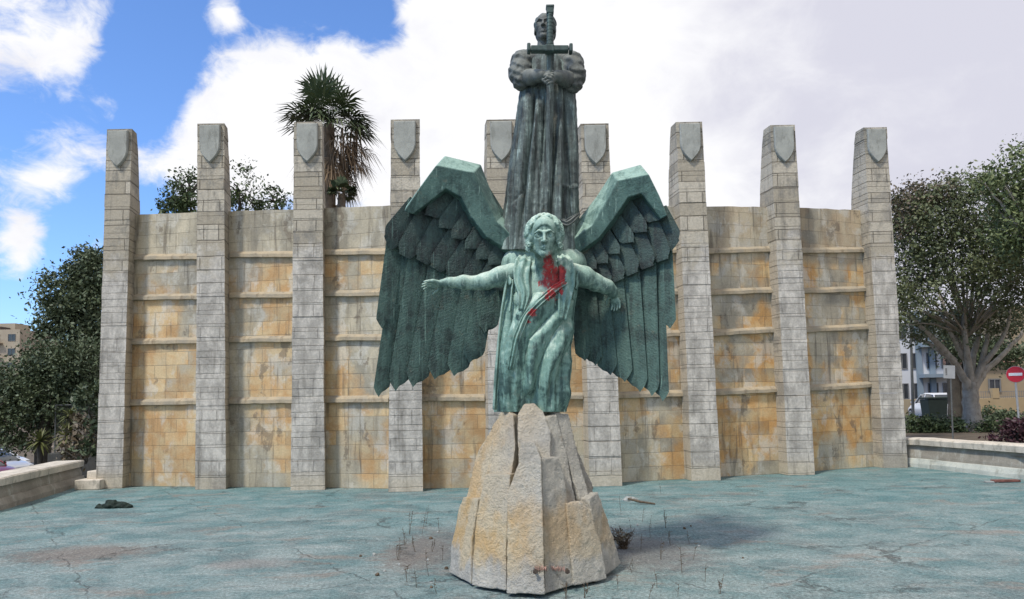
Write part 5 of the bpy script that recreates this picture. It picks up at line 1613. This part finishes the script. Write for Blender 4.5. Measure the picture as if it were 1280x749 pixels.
# ------------------------------------------------------------------ buildings
MB_BEIGE = plain('render_beige', (.36, .31, .235), .9, .08, .6)
MB_DARK = plain('parapet_brown', (.09, .075, .065), .9, .2, 1)
MB_WHITE = plain('render_white', (.55, .56, .57), .9, .06, .6)
MB_BLUE = plain('render_blue_grey', (.20, .25, .29), .9, .08, .6)
MB_OCH = plain('render_ochre', (.32, .24, .135), .9, .12, .5)
MB_OCH2 = plain('render_tan', (.27, .215, .14), .9, .1, .5)
MB_TILE = plain('roof_tile', (.22, .13, .095), .9, .25, 3)
MGLASS = plain('window_glass', (.03, .035, .04), .12, .2, 1, .6)
MFRAME = plain('window_frame', (.16, .16, .155), .6, .1, 4)


def window(parent, x, y, z, wd, ht):
    bm = bmesh.new()
    t = .07
    for c, s in (((x, y, z + ht / 2), (wd + t, .10, t)), ((x, y, z - ht / 2), (wd + t, .10, t)), ((x - wd / 2, y, z), (t, .098, ht - t)), ((x + wd / 2, y, z), (t, .098, ht - t)), ((x, y, z), (.05, .08, ht - t))): box(bm, c, s)
    f = bm_obj('window', bm, MFRAME, parent)
    bm = bmesh.new(); box(bm, (x, y + .03, z), (wd - .02, .03, ht - .02)); bm_obj('pane', bm, MGLASS, f)
    return f


def facade(parent, x0, x1, y, z0, z1, depth, m, rows, cols, ww, wh, name='wall', first=None):
    bm = bmesh.new(); box(bm, ((x0 + x1) / 2, y + depth / 2, (z0 + z1) / 2), (x1 - x0, depth, z1 - z0))
    o = bm_obj(name, bm, m, parent)
    for r in range(rows):
        for c in range(cols):
            window(parent, x0 + (x1 - x0) * (c + .5) / cols, y - .03, (first if first else z0 + 1.5) + r * 3.0, ww, wh)
    return o


# far apartment tower on the left
Yb = 150; xa, xb = V3(-75, 450, Yb)[0], V3(24, 450, Yb)[0]; zt = V3(10, 412, Yb)[2]
root = empty('apartment_block', ((xa + xb) / 2, Yb, -1.5), 'distant beige apartment tower with brown parapet at the left edge', 'building')
nfl = int((zt + 1.5) / 3.0)
facade(root, xa, xb, Yb, -1.55, zt, 14, MB_BEIGE, nfl, 5, 1.5, 1.4, first=zt - 1.7 - 3.0 * (nfl - 1))
bm = bmesh.new(); box(bm, ((xa + xb) / 2 - 2, Yb + 7, zt + .35), (xb - xa - 5, 13, .7)); bm_obj('parapet', bm, MB_DARK, root)
bm = bmesh.new(); box(bm, (xb - 6, Yb + 6, zt + 1.0), (5, 5, 1.4)); bm_obj('stair_tower', bm, MB_BEIGE, root)
for r in range(nfl):
    z = zt - 3.0 * r - 3.0
    bm = bmesh.new(); box(bm, ((xa + xb) / 2 - 1.5, Yb - .5, z + .1), (xb - xa - 4, 1.0, .18)); box(bm, ((xa + xb) / 2 - 1.5, Yb - .95, z + .6), (xb - xa - 4.2, .08, .8)); bm_obj('balcony', bm, MB_WHITE if r % 2 else MB_BEIGE, root)
# white flats behind the right-hand tree
Yb = 62; xa, xb = V3(1118, 450, Yb)[0], V3(1192, 450, Yb)[0]; zt = V3(1150, 388, Yb)[2]
root = empty('apartment_block', ((xa + xb) / 2, Yb, .5), 'white and blue grey flats with balconies seen under the tree on the right', 'building')
nfl = int((zt - .5) / 2.6)
bm = bmesh.new(); box(bm, ((xa + xb) / 2, Yb + 5, (zt + .4) / 2), (xb - xa, 10, zt - .4)); bm_obj('wall', bm, MB_WHITE, root)
for r in range(nfl):
    for c in range(4): window(root, xa + (xb - xa) * (c + .5) / 4, Yb - .03, .5 + 1.5 + r * 2.6, .8, 1.3)
    bm = bmesh.new(); box(bm, ((xa + xb) / 2 + .8, Yb - .55, .5 + .18 + r * 2.6), (xb - xa - 2.2, 1.0, .30)); bm_obj('balcony', bm, MB_BLUE, root)
for c in (.40, .62):
    bm = bmesh.new(); box(bm, (xa + (xb - xa) * c, Yb - .12, zt / 2 + .3), (.45, .2, zt - .8)); bm_obj('pilaster', bm, MB_BLUE, root)
# ochre house with terrace
Yb = 46; xa, xb = V3(1146, 480, Yb)[0], V3(1420, 480, Yb)[0]
zb, zc, zt = .45, V3(1240, 498, Yb)[2], V3(1240, 452, Yb + 2)[2]
root = empty('ochre_house', ((xa + xb) / 2, Yb, .5), 'ochre rendered house with railed terrace and tiled roof behind the red sign', 'house')
bm = bmesh.new(); box(bm, ((xa + xb) / 2, Yb + 1.1, (zb + zc) / 2), (xb - xa, 2.2, zc - zb)); bm_obj('terrace_wall', bm, MB_OCH, root)
xh = V3(1226, 480, Yb + 2)[0]
bm = bmesh.new(); box(bm, ((xh + xb) / 2, Yb + 3.8, (zb + zt) / 2), (xb - xh, 3, zt - zb)); bm_obj('wall', bm, MB_OCH2, root)
for px_ in (1244, 1300, 1350): window(root, V3(px_, 480, Yb + 2.2)[0], Yb + 2.27, V3(1244, 482, Yb + 2.2)[2], .75, .85)
xr = V3(1272, 440, Yb + 2)[0]
bm = bmesh.new(); box(bm, ((xr + xb) / 2, Yb + 4.0, zt + 1.9), (xb - xr, 2.9, 3.8)); bm_obj('upper_storey', bm, MB_OCH2, root)
bm = bmesh.new()
v = [bm.verts.new(q) for q in ((xh - .5, Yb + 1.9, zt - .05), (xr - .01, Yb + 1.9, zt - .05), (xr - .01, Yb + 5.2, zt + 1.7), (xh - .5, Yb + 5.2, zt + 1.7), (xh - .5, Yb + 5.2, zt - .05), (xr - .01, Yb + 5.2, zt - .05))]
for f in ((0, 1, 2, 3), (0, 3, 4), (1, 5, 2), (4, 3, 2, 5), (0, 4, 5, 1)): bm.faces.new([v[i] for i in f])
bm_obj('roof', bm, MB_TILE, root)
for (p0, p1) in ((1222, 1239), (1250, 1330)):
    xa_, xb_ = V3(p0, 490, Yb)[0], V3(p1, 490, Yb)[0]
    bm = bmesh.new(); n = int((xb_ - xa_) / .13)
    for zz in (.08, .42): box(bm, ((xa_ + xb_) / 2, Yb + .12, zc + zz), (xb_ - xa_, .03, .03))
    for k in range(n + 1): box(bm, (xa_ + (xb_ - xa_) * k / n, Yb + .12, zc + .23), (.018, .018, .46))
    bm_obj('railing', bm, MFRAME, root)
xa_ = V3(1244.5, 490, Yb)[0]
bm = bmesh.new(); box(bm, (xa_, Yb + .12, zc + .32), (.42, .3, .64)); bm_obj('terrace_pier', bm, MB_OCH, root)

# streets
rv = [(-120, 29.5, -1.50), (-13.5, 29.5, -1.50), (-13.5, 46, -1.50), (-120, 46, -1.50)]
tag(mesh('car_park', rv, [(0, 1, 2, 3)], MASPH), kind='structure')
tag(mesh('street', [(13, 33.5, .60), (90, 33.5, .60), (90, 41, .60), (13, 41, .60)], [(0, 1, 2, 3)], MASPH), kind='structure')
tag(mesh('planting_bed', [(12.4, 18.5, .60), (40, 17.5, .60), (40, 32, .60), (11.4, 32, .60)], [(0, 1, 2, 3)], MEARTH), kind='structure')

# ------------------------------------------------------------------ cars
MTYRE = plain('tyre', (.02, .02, .02), .9, .1, 8)
MRIM = plain('alloy_rim', (.35, .35, .36), .4, .1, 8, .5, .6)
MCGL = plain('car_glass', (.02, .025, .03), .08, .1, 1, .7)
MLAMP = plain('lamp_lens', (.55, .55, .52), .15, .05, 8, .6)
MTAIL = plain('tail_lens', (.30, .02, .015), .2, .05, 8, .6)
PAINTS = {}


def paint(nm, col):
    if nm not in PAINTS:
        m = plain('car_paint_' + nm, col, .28, .04, 1.0, .6, .15); PAINTS[nm] = m
        m.node_tree.nodes['Principled BSDF'].inputs['Coat Weight'].default_value = .5
    return PAINTS[nm]


def car(lab, loc, rz, nm, col, grp):
    root = empty('parked_car', (0, 0, 0), lab, 'car', grp)
    m = paint(nm, col)

    def loft(name, secs, mm, par):
        bm = bmesh.new(); rows = []
        for x, pts in secs: rows.append([bm.verts.new((x, y, z)) for y, z in pts])
        n = len(rows[0])
        for a, b_ in zip(rows, rows[1:]):
            for k in range(n): bm.faces.new((a[k], a[(k + 1) % n], b_[(k + 1) % n], b_[k]))
        bm.faces.new(rows[0]); bm.faces.new(rows[-1][::-1])
        o = bm_obj(name, bm, mm, par, True); bevel(o, .03, 2, 35); return o

    def sec(w_, z0, z1, zs):
        return [(-w_ * .94, z0), (w_ * .94, z0), (w_, zs), (w_ * .93, z1), (w_ * .4, z1 + .02), (-w_ * .4, z1 + .02), (-w_ * .93, z1), (-w_, zs)]
    body = loft('body', [(-2.05, sec(.72, .35, .72, .55)), (-1.98, sec(.80, .24, .84, .58)), (-1.5, sec(.86, .20, .93, .6)), (-.6, sec(.87, .20, .93, .6)), (.7, sec(.87, .20, .90, .6)), (1.4, sec(.85, .20, .80, .58)), (1.95, sec(.77, .24, .66, .5)), (2.08, sec(.66, .33, .56, .46))], m, root)

    def gsec(w0, w1, z0, z1): return [(-w0, z0), (w0, z0), (w1, z1), (-w1, z1)]
    loft('cabin_glass', [(-1.85, gsec(.74, .70, .88, .92)), (-1.35, gsec(.78, .60, .88, 1.36)), (-.2, gsec(.79, .62, .88, 1.42)), (.35, gsec(.78, .60, .86, 1.36)), (1.15, gsec(.72, .68, .84, .87))], MCGL, root)
    loft('roof', [(-1.36, gsec(.61, .56, 1.35, 1.385)), (-.7, gsec(.635, .56, 1.395, 1.46)), (-.1, gsec(.635, .56, 1.405, 1.465)), (.36, gsec(.61, .54, 1.345, 1.385))], m, root)
    for s in (-1, 1):
        for (xa, za, xb, zb) in ((.36, 1.36, 1.15, .87), (-1.36, 1.36, -1.85, .92)):
            bm = bmesh.new(); bar(bm, (xa, s * .61, za), (xb, s * .71, zb), .032, .032, 6); bm_obj('pillar', bm, m, root)
        bm = bmesh.new(); bar(bm, (-.35, s * .635, 1.38), (-.40, s * .80, .90), .03, .03, 6); bm_obj('pillar', bm, m, root)
        bm = bmesh.new(); box(bm, (1.93, s * .56, .60), (.22, .26, .12)); bevel(bm_obj('headlight', bm, MLAMP, root), .03)
        bm = bmesh.new(); box(bm, (-1.99, s * .62, .70), (.12, .18, .2)); bevel(bm_obj('tail_light', bm, MTAIL, root), .02)
        bm = bmesh.new(); box(bm, (.72, s * .93, .95), (.12, .18, .12)); bevel(bm_obj('mirror', bm, m, root), .03)
        for x in (-1.25, 1.28):
            bm = bmesh.new(); bar(bm, (x, s * .69, .31), (x, s * .885, .31), .31, .31, 24); wl = bevel(bm_obj('wheel', bm, MTYRE, root), .03)
            bm = bmesh.new(); bar(bm, (x, s * .80, .31), (x, s * .893, .31), .20, .19, 16); bm_obj('rim', bm, MRIM, wl)
    root.location = loc; root.rotation_euler = (0, 0, rz)
    return root


for (px_, Y, rz, nm, col, lab) in ((18, 33, -.28, 'red', (.16, .012, .018), 'dark red car nearest of the cars parked beyond the left basin wall'),
                                   (34, 36.2, -.25, 'silver', (.42, .43, .45), 'silver car parked directly behind the dark red one'),
                                   (30, 39.3, -.25, 'white', (.62, .62, .62), 'white car third back in the parked row behind the silver one'),
                                   (14, 42.4, -.25, 'grey', (.25, .26, .28), 'grey car farthest back in the parked row on the left')):
    p = V3(px_, 570, Y); car(lab, (p[0] - 1.9, Y, -1.50), rz, nm, col, 'cars parked on the left')
p = V3(1150, 515, 39); car('white car half hidden behind the hedge beside the end of the wall', (p[0] + .9, 39, .45), 1.4, 'white', (.62, .62, .62), None)

# bin, pole, signs
MBIN = plain('bin_plastic', (.02, .03, .025), .6, .1, 5)
p = V3(1168, 518, 34.5)
root = empty('waste_bin', (p[0], 34.5, .6), 'dark wheeled waste bin standing behind the hedge', 'bin')
bm = bmesh.new(); vs = box(bm, (p[0], 34.5, 1.15), (.95, .75, .95))
for v in vs:
    if v.co.z < 1.1: v.co.x += (p[0] - v.co.x) * .15; v.co.y += (34.5 - v.co.y) * .15
bevel(bm_obj('body', bm, MBIN, root), .03)
bm = bmesh.new(); box(bm, (p[0], 34.5, 1.68), (1.02, .82, .09)); bevel(bm_obj('lid', bm, MBIN, root), .03)
for s in (-1, 1):
    bm = bmesh.new(); bar(bm, (p[0] + s * .3, 34.3, .68), (p[0] + s * .36, 34.3, .68), .08, .08, 12); bm_obj('wheel', bm, MTYRE, root)

MSIGNR = plain('sign_red', (.52, .015, .03), .45, .04, 2, .5)
MSIGNW = plain('sign_white', (.72, .72, .72), .5, .04, 2, .5)
MSIGNG = plain('sign_grey', (.34, .35, .35), .6, .1, 5)
MPOLE = plain('pole_grey', (.36, .36, .35), .5, .1, 8, .4, .3)
Ys = 22.0; c = Vector(at(1269.5, 468, Ys)); b0 = Vector((at(1274.5, 530, Ys).x, Ys, .55))
root = empty('no_entry_sign', b0, 'round red no entry sign with white bar on a leaning pole', 'sign')
bm = bmesh.new(); bar(bm, b0, c + Vector((0, .035, .2)), .032, .030, 12); bm_obj('pole', bm, MPOLE, root)
nrm = Vector((-.72, -.70, .0)).normalized(); R_ = .24
bm = bmesh.new(); bar(bm, c, c + nrm * .012, R_, R_, 40); dsc = bm_obj('disc', bm, MSIGNR, root)
bm = bmesh.new(); bar(bm, c - nrm * .012, c - nrm * .001, R_ + .012, R_ + .012, 40); bm_obj('back_plate', bm, MSIGNG, dsc)
bm = bmesh.new(); box(bm, c + nrm * .016, (R_ * 1.45, .008, R_ * .36), math.atan2(nrm.y, nrm.x) + math.pi / 2); bm_obj('white_bar', bm, MSIGNW, dsc)
Ys = 21.0; c = Vector(at(1186.5, 465, Ys)); b0 = Vector((at(1191, 545, Ys).x, Ys, .55))
root = empty('road_sign', b0, 'small whitish rectangular sign on a thin pole in front of the large tree', 'sign')
bm = bmesh.new(); bar(bm, b0, Vector((c.x + .06, Ys + .03, c.z + .2)), .022, .022, 10); bm_obj('pole', bm, MSTEEL, root)
bm = bmesh.new(); box(bm, c, (.33, .014, .38), 0, 0, RAD(3)); pn = bm_obj('panel', bm, MSIGNG, root)
bm = bmesh.new(); box(bm, c + Vector((-.09, -.010, .03)), (.05, .006, .16)); box(bm, c + Vector((-.09, -.010, -.075)), (.05, .006, .03)); bm_obj('marking', bm, MFRAME, pn)
Ys = 27; b0 = Vector((at(1141, 520, Ys).x, Ys, .6)); c = Vector(at(1138, 398, Ys))
root = empty('utility_pole', b0, 'thin dark pole close to the right end of the stone wall', 'pole')
bm = bmesh.new(); bar(bm, b0, c, .055, .04, 12); bm_obj('shaft', bm, MSTEEL, root)
bm = bmesh.new(); bar(bm, b0, b0 + Vector((0, 0, .5)), .085, .075, 12); bm_obj('base', bm, MSTEEL, root)
bm = bmesh.new(); bar(bm, c, c + Vector((0, 0, .06)), .06, .03, 12); bm_obj('cap', bm, MSTEEL, root)

# ------------------------------------------------------------------ litter and weeds on the basin floor
MMOSS = plain('wet_rag', (.012, .022, .016), .8, .4, 14)
MPALE = plain('pale_rag', (.30, .31, .29), .9, .12, 14)
MWOODR = plain('red_wood', (.17, .075, .06), .85, .3, 12)
MTWIG = plain('dry_stalk', (.10, .075, .05), .9, .3, 20)


def lump(name, lab, cat, x, y, parts, m, seed=0):
    """low irregular heap: parts = (dx, dy, rx, ry, rz)"""
    p = on_ground(x, y)
    vol_ = Vol((p.x - .75, p.y - .5, -.04), (p.x + .75, p.y + .5, .4), .012)
    for dx_, dy_, rx, ry, rz in parts:
        vol_.ell((p.x + dx_, p.y + dy_, rz * .35), (rx, ry, rz), .04, disp=lambda X, Y, Z: .022 * nz3(X, Y, Z, 26, seed) + .012 * nz3(X, Y, Z, 60, seed + 2))
    V, Q = vol_.surf()
    return tag(quads_mesh(name, V, Q, m, None, True), lab, cat)


lump('rag_heap', 'flat dark green heap of rags or weed on the left of the floor', 'rag heap', 139, 635, ((0, 0, .15, .12, .12), (.18, .02, .17, .10, .085), (-.2, 0, .12, .09, .055), (.33, 0, .09, .07, .05)), MMOSS, 1)
lump('pale_rag', 'crumpled pale rag lying on the floor right of the pedestal', 'rag', 786, 626, ((0, 0, .10, .08, .06), (.10, .03, .08, .07, .035)), MPALE, 2)
p = on_ground(801, 631)
V, Q = tube([p + Vector((-.22, .12, .10)), p + Vector((0, .02, .05)), p + Vector((.26, -.06, .02))], [.02, .025, .015], 6)
tag(quads_mesh('stick', V, np.array(Q), MTWIG, None, True), 'dark short stick leaning on the crumpled pale rag', 'stick')
p = on_ground(1257, 603)
bm = bmesh.new(); box(bm, p + Vector((0, 0, .035)), (.62, .14, .05), .12, 0, .02)
tag(bevel(bm_obj('plank', bm, MWOODR, None), .008), 'weathered reddish plank lying near the right basin wall', 'plank')
p = on_ground(1239, 603.5)
bm = bmesh.new(); box(bm, p + Vector((0, 0, .02)), (.25, .1, .035), -.2)
tag(bevel(bm_obj('board_piece', bm, MPALE, None), .006), 'short pale piece of board beside the reddish plank', 'board')
# dry plant beside the pedestal
p = np.array(on_ground(779, 686))
root = empty('dry_bush', p, 'dry twiggy brown plant tuft against the right foot of the pedestal', 'plant')
g = random.Random(4); pts = []
for k in range(46):
    a = g.uniform(0, 6.28); L = g.uniform(.15, .38); e = p + np.array([math.cos(a) * L * .5, math.sin(a) * L * .4, L * g.uniform(.35, .95)])
    pts.append(([p + np.array([g.gauss(0, .03), g.gauss(0, .03), 0]), (p + e) / 2 + np.array([0, 0, .03]), e], [.005, .004, .002]))
limbs('stalks', pts, MTWIG, root, 4)
leaves('foliage', [(p + np.array([0, 0, .16]), (.20, .14, .14))], 260, .035, ML_DRY, root, .06, 5, .2)

WS = [(498, 700, 26), (506, 682, 22), (512, 668, 30), (519, 690, 20), (527, 668, 34), (533, 655, 26), (540, 690, 18), (548, 664, 24), (553, 700, 20), (536, 720, 30), (521, 735, 26), (508, 728, 22), (546, 742, 24), (668, 747, 20), (708, 748, 22), (731, 747, 18),
      (790, 668, 24), (800, 690, 36), (812, 672, 28), (826, 700, 30), (838, 682, 22), (852, 716, 34), (866, 700, 26), (880, 728, 30), (822, 735, 28), (846, 745, 24), (900, 742, 22), (790, 716, 20), (772, 738, 26), (812, 748, 30), (776, 640, 22), (803, 652, 18), (832, 660, 26), (862, 680, 20), (826, 618, 16)]
gw = random.Random(9)
for (x, y, h) in WS:
    p = np.array(on_ground(x, y)); Yp = p[1]; hh = h * Yp / FPX
    lst = []
    for s in range(gw.choice((1, 1, 2, 3))):
        t = p + np.array([gw.gauss(0, .03), gw.gauss(0, .03), hh * gw.uniform(.6, 1.05)])
        lst.append(tube([p + np.array([gw.gauss(0, .006), gw.gauss(0, .006), -.01]), (p + t) / 2 + np.array([gw.gauss(0, .012), 0, 0]), t], [.003, .0025, .0014], 5))
        for q in range(5):
            c = p + (t - p) * gw.uniform(.35, 1); e = c + np.array([gw.gauss(0, .022), gw.gauss(0, .022), .018])
            lst.append(tube([c, e], [.004, .001], 4))
    V, Q = join_vq(lst)
    tag(quads_mesh('dry_weed', V, np.array(Q), MTWIG, None, True), 'thin dry weed stalk growing from a crack near the pedestal', 'weed', 'dry weeds around the pedestal')
gs = random.Random(21)
for k in range(16):
    x = gs.choice((gs.uniform(440, 560), gs.uniform(770, 1000))); y = gs.uniform(655, 745)
    p = on_ground(x, y); r = gs.uniform(.012, .028)
    bm = bmesh.new(); bmesh.ops.create_icosphere(bm, subdivisions=2, radius=r, matrix=Matrix.Translation(p + Vector((0, 0, r * .4))))
    for v in bm.verts: v.co += Vector((mnoise.noise(v.co * 40), mnoise.noise(v.co * 40 + Vector((5, 0, 0))), -.2)) * r * .45
    tag(bm_obj('stone_chip', bm, MPALE if k % 2 else MTWIG, None), 'small loose stone chip on the floor near the pedestal', 'stone', 'loose stone chips')
